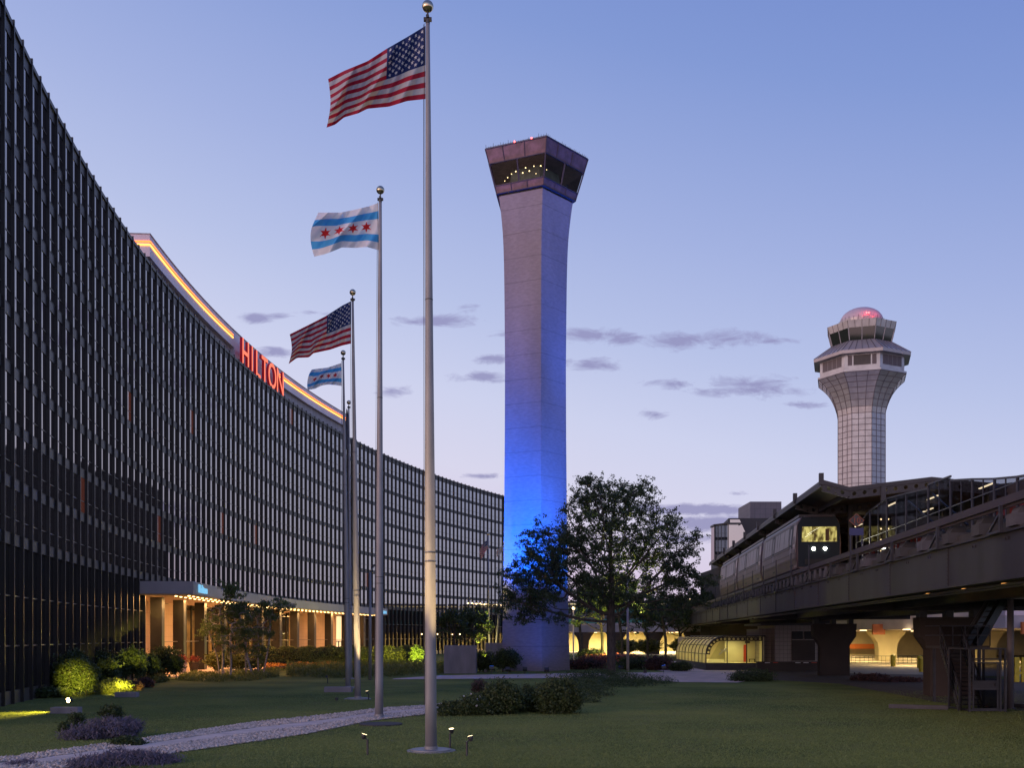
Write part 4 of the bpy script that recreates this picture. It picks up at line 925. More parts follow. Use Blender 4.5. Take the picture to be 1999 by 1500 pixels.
# ================================================================== TRAIN
train = thing('train', 'three car airport train with a lit cab window and two bright headlights', 'train', gw(2.2, 72, 8.3))
def xsec(s_, z0, z1, w0, wm, inset=0, oc=2.2):
    h = z1-z0; pts = [(-w0/2,0),(-wm/2,.22*h),(-wm/2*.995,.5*h),(-w0/2*.985,.90*h),(-w0/2*.86,.965*h),(-w0/2*.6,h),(w0/2*.6,h),(w0/2*.86,.965*h),(w0/2*.985,.90*h),(wm/2*.995,.5*h),(wm/2,.22*h),(w0/2,0)]
    return [gw(oc+x*(1-inset), s_, z0+z*(1-inset*.5)) for x, z in pts]
ZB, ZT, CL = 8.25, 11.95, 16.2
for c_ in range(3):
    sA = 72+16.75*c_; sB = sA+CL
    car = empty_part('car', train, gw(2.2, (sA+sB)/2, ZB)); front = c_ == 0; back = c_ == 2
    car['label'] = ('leading car with the lit cab window', 'middle car of the train', 'rear car of the train')[c_]
    b = MB(); rr = []
    ee = [(0,.07),(.12,.02),(.5,0)] if front else [(0,.05),(.2,0)]
    for e_, i_ in ee: rr.append(xsec(sA+e_, ZB, ZT, 2.9, 3.15, i_))
    for e_, i_ in ee[::-1]: rr.append(xsec(sB-e_, ZB, ZT, 2.9, 3.15, i_))
    b.rings(rr); b.build('body', M['train'], car)
    b = MB(); gbox(b, .95, 3.45, sA+.3, sB-.3, 7.7, 8.25)
    for w_ in (2.2, 3.4, 12.6, 13.8): b.tube([gw(.9,sA+w_,7.85), gw(1.25,sA+w_,7.85)], .45, 12)
    b.build('undercarriage', M['traindark'], car)
    b = MB(); gbox(b, .95, 3.45, sA+.6, sB-.6, ZT-.05, ZT+.12); b.build('roof', M['trainroof'], car)
    zs0, zs1 = 10.0, 11.35
    def side(z): # outward position of near side at height z
        f_ = (z-ZB)/(ZT-ZB); w = np.interp(f_, [0,.22,.5,.9], [1.45,1.575,1.567,1.428]); return 2.2-w-.012
    def panel(name, a_, c2, z0, z1, m, parent, out=0):
        b = MB(); zz = [z0, (z0+z1)/2, z1] if z0 < 10.1 < z1 else [z0, z1]
        for q in range(len(zz)-1): b.quad(gw(side(zz[q])-out,c2,zz[q]), gw(side(zz[q])-out,a_,zz[q]), gw(side(zz[q+1])-out,a_,zz[q+1]), gw(side(zz[q+1])-out,c2,zz[q+1]))
        return b.build(name, m, parent)
    for a_, c2 in ((3.1,4.9),(5.05,6.9),(7.1,8.0),(8.2,9.1),(10.9,12.0),(12.2,13.2),(13.4,14.4)):
        panel('window', sA+a_, sA+c2, zs0, zs1, M['trainwin'], car)
        panel('window_frame', sA+a_-.07, sA+c2+.07, zs0-.07, zs1+.07, M['traindark'], car, -.006)
    for a_, c2 in ((1.5,2.8),(9.45,10.6)):
        dr = panel('door', sA+a_, sA+c2, ZB+.25, 11.45, M['traindark'], car); dr.name = 'door'
        panel('door_window', sA+a_+.35, sA+c2-.35, 9.3, 11.2, M['trainwin'], car, .004)
    panel('step_skirt', sA+.15, sA+1.2, ZB+.1, 11.3, mat('pink_door', (.26,.15,.12), .35, .3), car)
    b = MB()
    for z in (8.9, 9.35, 9.8): gbox(b, side(z)-.004, side(z)+.02, sA+.8, sB-.4, z, z+.018)
    b.build('seam', M['traindark'], car)
    if front:
        def fp(f_, z, off=0): return gw(.62+3.16*f_, sA-.02-off, z)
        b = MB(); b.quad(fp(.055,8.35), fp(.945,8.35), fp(.955,11.3), fp(.045,11.3)); b.quad(fp(.045,11.3), fp(.955,11.3), fp(.86,11.85), fp(.14,11.85)); b.build('front_panel', M['traindark'], car)
        b = MB(); zA, zB_ = 10.13, 11.18; pts = []
        for cx, cz, a0_ in ((.87,zB_-.1,0),(.15,zB_-.1,90),(.13,zA+.08,180),(.89,zA+.08,270)):
            for q in range(4): t_ = R(a0_+q*30); pts.append(fp(cx+.025*math.cos(t_), cz+.08*math.sin(t_), .012))
        b.add(pts, [tuple(range(len(pts)))[::-1]]); b.build('windscreen', M['cabin'] if 'cabin' in M else M['clear'], car)
        # lit interior seen through the windscreen
        b = MB(); b.add([fp(.13,zA-.02,.006), fp(.89,zA-.02,.006), fp(.885,zB_-.03,.006), fp(.14,zB_-.03,.006)], [(0,1,2,3)])
        m = mat('lit_car_interior', (.1,.08,.03), .6); n = m.node_tree.nodes; l = m.node_tree.links
        tx = n.new('ShaderNodeTexNoise'); tx.inputs['Scale'].default_value = 2.2; tx.inputs['Detail'].default_value = 3; tt = n.new('ShaderNodeTexCoord'); vm = n.new('ShaderNodeVectorMath'); vm.operation = 'MULTIPLY'; vm.inputs[1].default_value = (2.2,1,.9); l.new(tt.outputs['Object'], vm.inputs[0]); l.new(vm.outputs[0], tx.inputs[0])
        rp = n.new('ShaderNodeValToRGB'); l.new(tx.outputs[0], rp.inputs[0]); rp.color_ramp.elements[0].color = (.10,.06,.005,1); rp.color_ramp.elements[1].color = (1,.82,.26,1); rp.color_ramp.elements[0].position = .38; rp.color_ramp.elements[1].position = .6
        l.new(rp.outputs[0], n['Principled BSDF'].inputs['Emission Color']); n['Principled BSDF'].inputs['Emission Strength'].default_value = .85
        b.build('lit_interior', m, car)
        b = MB(); b.bar(fp(.25,10.62,.009), fp(.52,11.12,.009), .05, .01); b.bar(fp(.20,10.42,.009), fp(.34,10.68,.009), .05, .01); b.build('ceiling_light', emis('car_ceiling_tube', (1,.95,.7), 2.5), car)
        b = MB(); b.box((.62+3.16*.64, sA-.035, 10.16), (.62+3.16*.72, sA-.03, 11.0), gw); b.box((.62+3.16*.40, sA-.035, 10.16), (.62+3.16*.43, sA-.03, 10.7), gw); b.build('cab_partition', mat('cab_partition', (.10,.05,.02), .7), car)
        b = MB(); b.bar(fp(.52,10.14,.03), fp(.60,10.7,.03), .025); b.build('wiper', M['wallblack'], car)
        for f_ in (.385,.635):
            b = MB(); c = fp(f_, 9.62, 0); dn = (gw(0,0,0)-gw(0,1,0)).normalized(); b.tube([c, c+dn*.05], .11, 14); b.build('headlight', M['headlight'], car)
            spot('headlamp', c+dn*.1, c+dn*12+Vector((0,0,-1.5)), 500, (1,.97,.75), 60, 1, .06, car)
        b = MB(); b.box((.62+3.16*.2, sA-.08, 8.55), (.62+3.16*.8, sA-.02, 8.9), gw); b.build('bumper', M['wallblack'], car)
for c_ in range(2):
    b = MB(); gbox(b, 1.1, 3.3, 72+16.75*c_+CL-.1, 72+16.75*(c_+1)+.1, 8.6, 11.6); b.build('gangway', M['wallblack'], train)

# ================================================================== STATION
st = thing('station', 'elevated station with a long folded dark canopy over the train', 'station', gw(8, 90, 8.3))
ridge = [(1.2,13.55),(2.9,13.05),(8.0,13.62),(12.2,13.12),(17,13.6)]
b = MB()
for (o0,z0),(o1,z1) in zip(ridge, ridge[1:]): b.rings([[gw(o0,s_,z0), gw(o1,s_,z1), gw(o1,s_,z1-.22), gw(o0,s_,z0-.22)] for s_ in (66,140)])
b.build('roof', M['canopyroof'], st)
b = MB()
for (o0,z0),(o1,z1) in zip(ridge, ridge[1:]): b.quad(gw(o0+.05,66.3,z0-.226), gw(o1,66.3,z1-.226), gw(o1,139,z1-.226), gw(o0+.05,139,z0-.226))
b.build('ceiling', M['ceil'], st)
for k in range(8):
    s_ = 66+9.3*k
    b = MB(); gbox(b, 1.02, 1.3, s_-.12, s_+.12, 13.2, 13.95); b.build('roof_rib', M['lattice'], st)
    for (o0,z0),(o1,z1) in zip(ridge, ridge[1:]):
        b = MB(); b.holed(gw(o0,s_-.02,z0-.72), gw(o1,s_-.02,z1-.72), (0,0,1), .50, max(2, int((o1-o0)/.62)), .13)
        b.bar(gw(o0,s_,z0-.74), gw(o1,s_,z1-.74), .14, .06); b.bar(gw(o0,s_,z0-.24), gw(o1,s_,z1-.24), .14, .06); b.build('holed_beam', M['lattice'], st)
b = MB(); gbox(b, 1.15, 1.25, 66, 140, 13.1, 13.42); gbox(b, 2.8, 3.0, 66, 140, 12.5, 12.8); b.build('gutter', M['lattice'], st)
for s_ in range(66, 140, 9):
    for o_ in (5.0, 11.6): b = MB(); gbox(b, o_-.15, o_+.15, s_-.15, s_+.15, 6.9, 13.1); b.build('column', M['lattice'], st)
b = MB(); gbox(b, 4.1, 14, 52, 140, 6.9, 8.5); b.build('platform', M['deck'], st)
b = MB(); gbox(b, 12.6, 12.8, 50, 140, 8.5, 13.0); b.build('back_wall', mat('station_wall', (.16,.13,.11), .7, noise=.3, scale=.7), st)
for s_ in range(54, 100, 4):
    b = MB(); gbox(b, 12.45, 12.58, s_+.2, s_+3.2, 10.9, 12.2); b.build('poster', M['poster'], st)
b = MB(); gbox(b, 5.0, 12.5, 64, 64.2, 9.6, 10.9); b.build('cross_panel', M['spandrel'], st)
for q, (o_, s_, z) in enumerate(((9,68,12.7),(9.6,60,12.3),(6.6,69,12.4),(10.5,74,12.6),(8,84,12.6),(5.8,90,12.5),(11,56,11.7))):
    b = MB(); b.bar(gw(o_,s_,z), gw(o_,s_+2.2,z), .12, .06); b.build('fluorescent_light', M['tube'], st); area('tube_light', gw(o_,s_+1,z-.1), gw(o_,s_+1,8), 45, (1,.72,.38), .4, 2.2, st)
for z in (8.9, 9.6, 10.3, 10.9):
    for o_ in (4.75, 5.2): b = MB(); b.sphere(gw(o_, 65.5, z), .055, 8, 6); b.build('indicator_lamp', M['bulbsoft'], st)
# glass screens in front of the platform
scr = thing('glass_screen', 'tall framed glass windscreen panels along the track in front of the station', 'glass screen', gw(4.2, 52, 6.9))
segs = [(69.5,10.9,66,11.5),(66,11.5,62,11.75),(62,11.75,58,11.5),(58,11.5,54,11.2),(54,11.4,50.5,11.3),(50.5,11.1,47.5,10.7),(47.5,10.7,44.8,10.3),(44.8,10.3,42.3,10.0),(42.3,10.0,40,9.8)]
for a_, za, c2, zc_ in segs:
    b = MB(); b.quad(gw(4.2,a_,7.7), gw(4.2,c2,7.7), gw(4.2,c2,zc_), gw(4.2,a_,za)); b.build('pane', M['screen'], scr)
    b = MB(); b.bar(gw(4.2,a_,7.7), gw(4.2,a_,za), .10); b.bar(gw(4.2,(a_+c2)/2,7.7), gw(4.2,(a_+c2)/2,(za+zc_)/2), .05); b.bar(gw(4.2,a_,za), gw(4.2,c2,zc_), .09); b.bar(gw(4.2,a_,9.8), gw(4.2,c2,9.8), .05); b.bar(gw(4.2,a_,7.75), gw(4.2,c2,7.75), .12); b.build('frame', M['galv'], scr)
b = MB(); b.bar(gw(5,60.5,11.4), gw(5,54,8.9), .09); b.bar(gw(5,56,11.2), gw(5,50.5,8.9), .09); b.build('brace', M['galv'], scr)
# dark wing of the terminal above the canopy
tw = thing('terminal_wing', 'dark terminal wing with a glazed corner and a tiled box on its roof', 'building', (36,150,0))
def pb(b, px0, px1, d0, d1, z0, z1):   # box given by picture columns at its front depth
    x0, x1 = (px0-1000)/F*d0, (px1-1000)/F*d0; b.box((x0,d0,z0), (x1,d1,z1))
b = MB(); b.rings([[(x_, y_, z) for x_, y_ in ((31.7,150),(52,150),(52,175),(34,175))] for z in (14.2,20.8)]); b.build('wall', mat('dark_cladding', (.035,.033,.036), .6, noise=.2, scale=.4), tw)
b = MB(); x0 = (1394-1000)/F*150; b.rings([[(x_, y_, z) for x_, y_ in ((x0,149.6),(x0+1.5,147.5),(32.6,147.5),(32.6,150),(x0,152))] for z in (14.3,19.6)]); b.build('glazed_corner', M['glass'], tw)
b = MB(); 
for q in range(5): b.bar((x0+.4*q,149.5-.5*q,14.3), (x0+.4*q,149.5-.5*q,19.6), .1)
b.rings([[(x_, y_, z) for x_, y_ in ((x0-.15,149.4),(x0+1.5,147.2),(33,147.2),(33,150),(x0-.15,152))] for z in (19.6,19.85)]); b.build('corner_frame', M['darkmetal'], tw)
b = MB(); b.quad((31.9,149.9,20.6), (31.9,149.9,15), (35.8,149.9,15), (33.3,149.9,20.6)); b.build('glass_panel', M['glass'], tw)
b = MB(); pb(b, 1465, 1526, 152, 160, 20.8, 23.5); b.build('roof_box', M['tilegrey'], tw)
b = MB(); b.box((30.3,149.5,12.6), (31.3,151,14.2)); b.box((32,152,0), (50,174,14.2)); b.build('base', M['pier'], tw)

# ================================================================== STAIR TOWER AND CAGE
sg = thing('stair_cage', 'steel stair with a wire mesh gate cage under the guideway', 'stair', (21.5,47.5,0))
G = M['galv']
ym = 47.3; xa, xb_ = (1893-1000)/F*ym, (1963-1000)/F*ym
b = MB()
for x_ in (xa, (1953-1000)/F*ym, xb_): b.bar((x_,ym,0), (x_,ym,2.95), .09); b.bar((x_,ym+2.2,0), (x_,ym+2.2,2.95), .09)
for z in (2.92, .08): b.bar((xa,ym,z), (xb_,ym,z), .08); b.bar((xa,ym,z), (xa,ym+2.2,z), .08); b.bar((xb_,ym,z), (xb_,ym+2.2,z), .08)
b.bar((xa,ym+.9,0), (xa,ym+.9,2.9), .05); b.build('frame', G, sg)
gd = empty_part('gate', sg, (xa+.1, ym-.02, .1)); xg0, xg1 = xa+.1, (1950-1000)/F*ym
b = MB()
for x_ in (xg0+.06, xg1-.06): b.bar((x_,ym-.03,.12), (x_,ym-.03,2.3), .06)
for z in (.14, 1.05, 1.42, 2.28, 2.45): b.bar((xg0,ym-.03,z), (xg1,ym-.03,z), .055)
b.box((xg0+.06,ym-.05,1.08), (xg1-.06,ym-.02,1.40)); b.build('gate_frame', G, gd)
b = MB(); b.quad((xg0+.1,ym-.02,.16), (xg1-.1,ym-.02,.16), (xg1-.1,ym-.02,1.03), (xg0+.1,ym-.02,1.03)); b.quad((xg0+.1,ym-.02,1.44), (xg1-.1,ym-.02,1.44), (xg1-.1,ym-.02,2.26), (xg0+.1,ym-.02,2.26)); b.build('mesh_panel', M['mesh'], gd)
b = MB(); b.bar((xg1-.2,ym-.08,1.2), (xg1-.2,ym-.08,1.35), .04); b.build('handle', M['wallblack'], gd)
for x_ in (xa, xb_): b = MB(); b.quad((x_,ym,.1), (x_,ym+2.2,.1), (x_,ym+2.2,2.9), (x_,ym,2.9)); b.build('side_mesh', M['mesh'], sg)
lo0, lo1 = Vector((xa-.35,ym+.3,.1)), Vector((xa-.35+1.2,ym+.5,.1)); hi0 = Vector(((1836-1000)/F*53.5,53.5,3.0)); hi1 = hi0+Vector((1.2,.2,0))
b = MB()
for A, B_ in ((lo0,hi0),(lo1,hi1)): b.bar(A, B_, .06, .34)
b.build('stringer', M['darkmetal'], sg)
b = MB()
for q in range(1, 15):
    f_ = q/15; A = lo0.lerp(hi0, f_); B_ = lo1.lerp(hi1, f_); b.bar(A, B_, .28, .04)
b.build('treads', M['deck'], sg)
b = MB()
for A, B_ in ((lo0,hi0),(lo1,hi1)):
    up = Vector((0,0,1.05)); b.bar(A+up, B_+up, .06); b.bar(A+up*.5, B_+up*.5, .035)
    for q in range(0, 9): c = A.lerp(B_, q/8); b.bar(c, c+up, .04)
b.build('handrail', G, sg)
b = MB(); b.quad(lo0, hi0, hi0+Vector((0,0,1.0)), lo0+Vector((0,0,1.0))); b.build('stair_mesh', M['mesh'], sg)
b = MB(); b.box((hi0.x,53.5,2.86), (hi0.x+2.6,55.4,3.0)); b.build('landing', M['deck'], sg)
b = MB()
for z in (3.55, 4.05):
    b.bar((hi0.x,53.5,z), (hi0.x+2.6,53.5,z), .05); b.bar((hi0.x,53.5,z), (hi0.x,55.4,z), .05); b.bar((hi0.x,55.4,z), (hi0.x+2.6,55.4,z), .05)
for q in range(5): b.bar((hi0.x+.65*q,53.5,3), (hi0.x+.65*q,53.5,4.05), .05)
for x_ in (hi0.x+.1, hi0.x+2.5): b.bar((x_,54.5,0), (x_,54.5,3), .12)
b.build('landing_rail', G, sg)
b = MB(); b.quad((hi0.x,53.52,3.0), (hi0.x+2.6,53.52,3.0), (hi0.x+2.6,53.52,4.0), (hi0.x,53.52,4.0)); b.build('landing_mesh', M['mesh'], sg)
A, B_ = Vector((hi0.x+2.2,54.2,3.0)), Vector((hi0.x+4.9,55.4,6.7)); b = MB(); b.bar(A, B_, .25, .45); b.bar(A+Vector((0,1.2,0)), B_+Vector((0,1.2,0)), .1, .4); b.bar(A+Vector((0,0,1.1)), B_+Vector((0,0,1.1)), .06)
for q in range(12): c = A.lerp(B_, q/12); b.bar(c, c+Vector((0,1.2,0)), .3, .05)
b.build('upper_flight', M['darkmetal'], sg)
b = MB(); b.bar((27.2,56,7), (24.6,57,2.2), .3, .5); tag(b.build('steel_brace', M['darkmetal']), 'thick dark diagonal steel brace behind the round column', 'brace')
d = 49.3; x = (1973-1000)/F*d; t = thing('round_column', 'slim round grey column at the right edge beside the gate cage', 'column', (x,d,0)); b = MB(); b.tube([(x,d,0),(x,d,5.3)], .15, 18); b.build('shaft', mat('grey_column', (.15,.14,.16), .6, noise=.1, scale=1), t, smooth=True)
b = MB(); b.tube([(x,d,0),(x,d,.06)], .24, 18); b.build('base_plate', M['galv'], t); b = MB(); b.box((x-.6,d-.3,5.3), (x+3,d+.3,5.45)); b.build('head_plate', M['pent'], t)
for q, (a_, c_) in enumerate((((18.2,49.5,.12),(20.6,48.4,.12)), ((24.5,50,.12),(27,47,.12)))):
    b = MB(); b.bar(a_, c_, .12, .2); tag(b.build('steel_beam', M['galv']), ('low steel beam on the ground left of the gate cage', 'low steel beam on the ground right of the round column')[q], 'beam')
# ================================================================== GLASS SHELTER
sh = thing('glass_shelter', 'small lit glass entrance pavilion with a curved glazed side', 'shelter', ((1380-1000)/F*105, 105, 0))
sx0, sx1, sy0, sy1, shh, sb = (1379-1000)/F*105, (1489-1000)/F*105, 105, 124, 3.45, .75
def arc(y, r=1.75, n=6):   # profile of the curved left side: from eave line down to sill
    return [Vector((sx0+r-r*math.cos(t_), y, sb+.9+(shh-sb-.9)*math.sin(t_))) for t_ in [math.pi/2*q/n for q in range(n+1)]]
b = MB()
A = [Vector((sx0, sy0, sb))]+arc(sy0); B_ = [Vector((sx0, sy1, sb))]+arc(sy1)
for q in range(len(A)-1): b.quad(A[q], B_[q], B_[q+1], A[q+1])
m = mat('milky_glazing', (.42,.40,.33), .25, noise=.15, scale=.6); b.build('curved_glazing', m, sh)
n_ = m.node_tree.nodes; tb = n_.new('ShaderNodeBsdfTranslucent'); tb.inputs[0].default_value = (.75,.68,.42,1); ms_ = n_.new('ShaderNodeMixShader'); ms_.inputs[0].default_value = .6
m.node_tree.links.new(n_['Principled BSDF'].outputs[0], ms_.inputs[1]); m.node_tree.links.new(tb.outputs[0], ms_.inputs[2]); m.node_tree.links.new(ms_.outputs[0], n_['Material Output'].inputs[0])
b = MB()
for k in range(10):
    y = sy0+(sy1-sy0)*k/9; Q = [Vector((sx0-.02, y, sb))]+[p+Vector((-.02,0,.02)) for p in arc(y)]
    for q in range(len(Q)-1): b.bar(Q[q], Q[q+1], .09)
for q in (1, 3, 5): b.bar(A[q]+Vector((-.02,0,.02)), B_[q]+Vector((-.02,0,.02)), .08)
b.build('glazing_bars', M['lattice'], sh)
b = MB(); b.box((sx0-.04,sy0,0), (sx0+.14,sy1,sb)); b.box((sx0,sy0-.04,0), (sx1,sy0+.12,sb)); b.build('plinth', M['deck'], sh)
b = MB(); b.box((sx0+1.7,sy0-.05,shh), (sx1+.3,sy1,shh+.14)); b.build('roof', M['darkmetal'], sh)
b = MB(); b.holed((sx0+1.7,sy0+.02,shh-.44), (sx1,sy0+.02,shh-.44), (0,0,1), .42, 9, .13)
Q = arc(sy0+.02); 
for q in range(len(Q)-1):
    d_ = (Q[q+1]-Q[q]).normalized(); nrm = Vector((-d_.z,0,d_.x)); nrm = -nrm if nrm.x < 0 else nrm
    b.holed(Q[q]+nrm*.03, Q[q+1]+nrm*.03, nrm, .36, 1, .11)
    b.bar(Q[q], Q[q+1], .12)
b.build('holed_beam', M['lattice'], sh)
b = MB(); b.quad((sx0+.1,sy0+.06,sb), (sx1,sy0+.06,sb), (sx1,sy0+.06,shh), (sx0+1.7,sy0+.06,shh)); b.build('front_glass', M['clear'], sh)
b = MB()
for x_ in (sx0+2.15, sx0+4.15, sx1-.02): b.bar((x_,sy0,sb), (x_,sy0,shh), .09)
b.build('front_posts', M['wallblack'], sh)
b = MB(); b.box((sx0+2.6,sy0+3.2,0), (sx1+.1,sy0+3.4,shh)); b.box((sx1,sy0+.1,0), (sx1+.2,sy1,shh)); b.box((sx0+.2,sy1-.2,0), (sx1,sy1,shh)); b.build('inner_wall', M['creamwall'], sh)
b = MB(); b.box((sx0+.2,sy0+.2,.70), (sx1,sy1-.3,.76)); b.build('inner_floor', M['creamwall'], sh)
b = MB(); b.box((sx0+4.55,sy0+3.1,.8), (sx0+4.85,sy0+3.19,2.6)); b.build('red_pipe', M['redpaint'], sh)
b = MB(); b.box((sx0+5.0,sy0+2.4,1.05), (sx0+5.6,sy0+2.8,1.12))
for x_ in (5.02, 5.56): b.box((sx0+x_,sy0+2.5,.76), (sx0+x_+.04,sy0+2.7,1.05))
b.build('bench', M['wallblack'], sh)
b = MB(); b.box((sx0+4.7,sy0+3.08,2.75), (sx0+5.2,sy0+3.18,2.98)); b.build('notice_sign', M['darkmetal'], sh)
b = MB(); b.bar((sx0+1.6,sy0+1.4,1.6), (sx0+2.5,sy0+1.3,2.35), .35, .1); b.bar((sx0+1.7,sy0+1.3,2.1), (sx0+2.5,sy0+1.3,1.9), .3, .1); b.build('banner', M['white'], sh)
for y in (sy0+1.6, sy0+6, sy0+11, sy0+16): area('shelter_light', (sx0+3, y, shh-.25), (sx0+3, y, 0), 95, (1,.86,.36), 1.6, .4, sh)
# equipment building and barrier
eb = thing('equipment_building', 'low tiled equipment building with louvres under the guideway', 'building', (28.5,104,0)); ex0, ex1 = (1491-1000)/F*104.5, (1609-1000)/F*104.5
b = MB(); b.box((ex0,106.3,0), (ex0+1.25,112,4.25)); b.box((ex0+1.2,104.6,0), (ex1,112,4.6)); b.build('wall', M['tile'], eb)
b = MB(); b.box((ex0+2.9,104.50,1.0), (ex1-.9,104.60,3.1)); b.build('roller_door', M['pier'], eb)
for x_ in (ex0+2.9, ex0+4.2):
    b = MB(); b.box((x_,104.48,3.2), (x_+1.1,104.6,4.0))
    for q in range(7): b.box((x_,104.44,3.25+q*.11), (x_+1.1,104.48,3.29+q*.11))
    b.build('louvre', M['wallblack'], eb)
b = MB(); b.box((ex0-.3,104.4,4.6), (ex1+.1,112,4.8)); b.build('roof', M['darkmetal'], eb)
bx0, bx1 = (1477-1000)/F*101, (1611-1000)/F*101; t = thing('barrier', 'low pale concrete barrier with red reflectors before the tiled building', 'barrier', (bx0,101,0)); b = MB(); b.rings([[(x_,101-w_,z) for x_, w_ in ()] or [(bx0,101-w,z),(bx1,101-w,z),(bx1,101+w,z),(bx0,101+w,z)] for z, w in ((.08,.35),(.3,.3),(1.0,.14))]); b.build('wall', M['pier'], t)
for x_ in (.8,1.6,3.8,4.6,5.4): b = MB(); b.box((bx0+x_,100.82,.86), (bx0+x_+.5,100.85,.93)); b.build('reflector', M['redpaint'] if x_ in (1.6,5.4) else M['white'], t)

# ================================================================== TERMINAL LOWER LEVEL
tl = thing('terminal_roadway', 'lit lower roadway of the terminal with flared arches under an upper road deck', 'building', (60,150,0))
edge = [(10.5,222),(33,190),(44,132),(52,108),(80,100)]
b = MB(); back = [(20,330),(70,300),(120,250),(150,160),(150,100)]
b.add([(*p,4.35) for p in edge]+[(*p,4.35) for p in back][::-1]+[(*p,5.7) for p in edge]+[(*p,5.7) for p in back][::-1], [tuple(range(10))[::-1], tuple(range(10,20))]+[(i,(i+1)%10,(i+1)%10+10,i+10) for i in range(10)]); b.build('upper_deck', M['concrete'], tl)
b = MB()
for (p, q) in zip(edge, edge[1:]): b.bar((*p,5.95), (*q,5.95), .12, .5)
b.build('parapet', M['pent'], tl)
def pier_(x, y, w=1.3, fl=1.6, m=None, nm='arch_pier'):
    b = MB(); b.rings([[(x-a_,y-.8,z),(x+a_,y-.8,z),(x+a_,y+.8,z),(x-a_,y+.8,z)] for z, a_ in ((0,w),(1.5,w),(2.6,w+.15),(3.4,w+fl*.45),(4.0,w+fl*.8),(4.34,w+fl))]); b.build(nm, m or M['creamwall'], tl)
for x, y in ((46,150),(54,148),(62,146),(52,172),(62,170),(74,160)): pier_(x, y)
for x, y in ((15,214.5),(21,206.5),(27.5,198.5),(33.5,188),(36.5,176),(39.5,160)): pier_(x, y, 1.0, 1.2, M['pier'], 'dark_pier')
for q_ in (((44,188,0), (110,189,4.3)), ((8,250,0), (60,251,4.3))): b = MB(); b.box(*q_); b.build('inner_wall', M['creamwall'], tl)
b = MB(); b.box((58,186,1.2), (68,186.3,2.1)); b.build('orange_counter', M['orange'], tl)
for x in (44.6, 53): b = MB(); b.box((x,128-(x-44)*2.4,3.7), (x+1.5,128.4-(x-44)*2.4,5.0)); b.build('orange_sign', M['orange'], tl)
lights2 = [(17,238),(26,236),(36,232),(46,230),(30,214)]  # extra lamps added to brighten the walls under the far arches
for x, y in lights2: b = MB(); b.tube([(x,y,4.34),(x,y,4.26)], .45, 14); b.build('ceiling_lamp', M['bulbsoft'], tl); area('roadway_light', (x, y, 4.2), (x, y, 0), 9000, (1,.74,.34), 2, 2, tl)
lights = [(48,140),(56,138),(52,156),(62,158),(47,122),(70,140),(62,118),(18,222),(26,215),(33,204),(40,196),(46,180),(58,180),(78,120),(66,98),(44,165)]
for x, y in lights:
    b = MB(); b.tube([(x,y,4.34),(x,y,4.26)], .45, 14); b.build('ceiling_lamp', M['bulbsoft'], tl)
    area('roadway_light', (x, y, 4.2), (x, y, 0), 1350, (1,.72,.32), 1.2, 1.2, tl)
b = MB()
for k in range(30): x = 40.5+k*.5; b.bar((x,134-(x-40)*.3,0), (x,134-(x-40)*.3,.95), .03)
b.bar((40.5,134,.95), (55.5,129.5,.95), .05); b.bar((40.5,134,.1), (55.5,129.5,.1), .05); tag(b.build('railing', M['yellow'] if False else M['galv']), 'low pedestrian railing along the lit road beyond the pier', 'railing')
for q, (px, dd) in enumerate(((1744,118),(1796,112),(1800,100))):
    x = (px-1000)/F*dd; t = thing('bollard', ('yellow bollard beside the arch opening','yellow bollard right of the lit arch','yellow bollard close to the dark pier head')[q], 'bollard', (x,dd,0), 'yellow bollards along the lit road'); b = MB(); b.tube([(x,dd,0),(x,dd,1.25)], .28, 12); b.sphere((x,dd,1.25), .28, 12, 6, .5); b.build('post', M['yellow'], t)
for q in range(3):
    dd = 78; x = (1985+q*14-1000)/F*dd; b = MB(); b.box((x-.18,dd-.1,0), (x+.18,dd+.1,1.9)); b.box((x-.18,dd-.08,.6), (x+.6,dd+.05,.8)); b.box((x-.18,dd-.08,1.2), (x+.6,dd+.05,1.4)); tag(b.build('road_barrier', M['yellow']), ('yellow road barrier post just right of the round column','yellow road barrier post cut by the right edge of the picture','yellow road barrier post beyond the right edge')[q], 'barrier', 'yellow barrier posts at the right edge')
# distant glass terminal seen through the trees
tg = thing('terminal_building', 'distant dark terminal with strips of light seen through the big tree', 'building', (40,262,0))
b = MB(); b.box((10,262,0), (46,285,12.5)); b.box((46,262,0), (62,285,8.5)); b.build('wall', mat('dark_terminal', (.07,.07,.08), .4, noise=.2, scale=.3), tg)
for z in (6.6, 9.6): b = MB(); b.box((10.5,261.9,z), (45.5,261.95,z+1.3)); b.build('window_strip', mat('teal_lit_glass', (.02,.05,.05), .1, emit=(.10,.30,.34), es=.16), tg)
b = MB(); b.box((10,261.6,11.6), (46,261.9,11.9)); b.box((46,261.6,8.1), (62,261.9,8.4)); b.build('light_band', emis('band_light', (1,.8,.45), .6), tg)
for x, z in ((38.5,13.6),(41.8,15.0),(31,12.9)):
    b = MB(); b.sphere((x, 240, z-3), .28, 8, 6); b.build('lamp', M['bulbsoft'], tg)
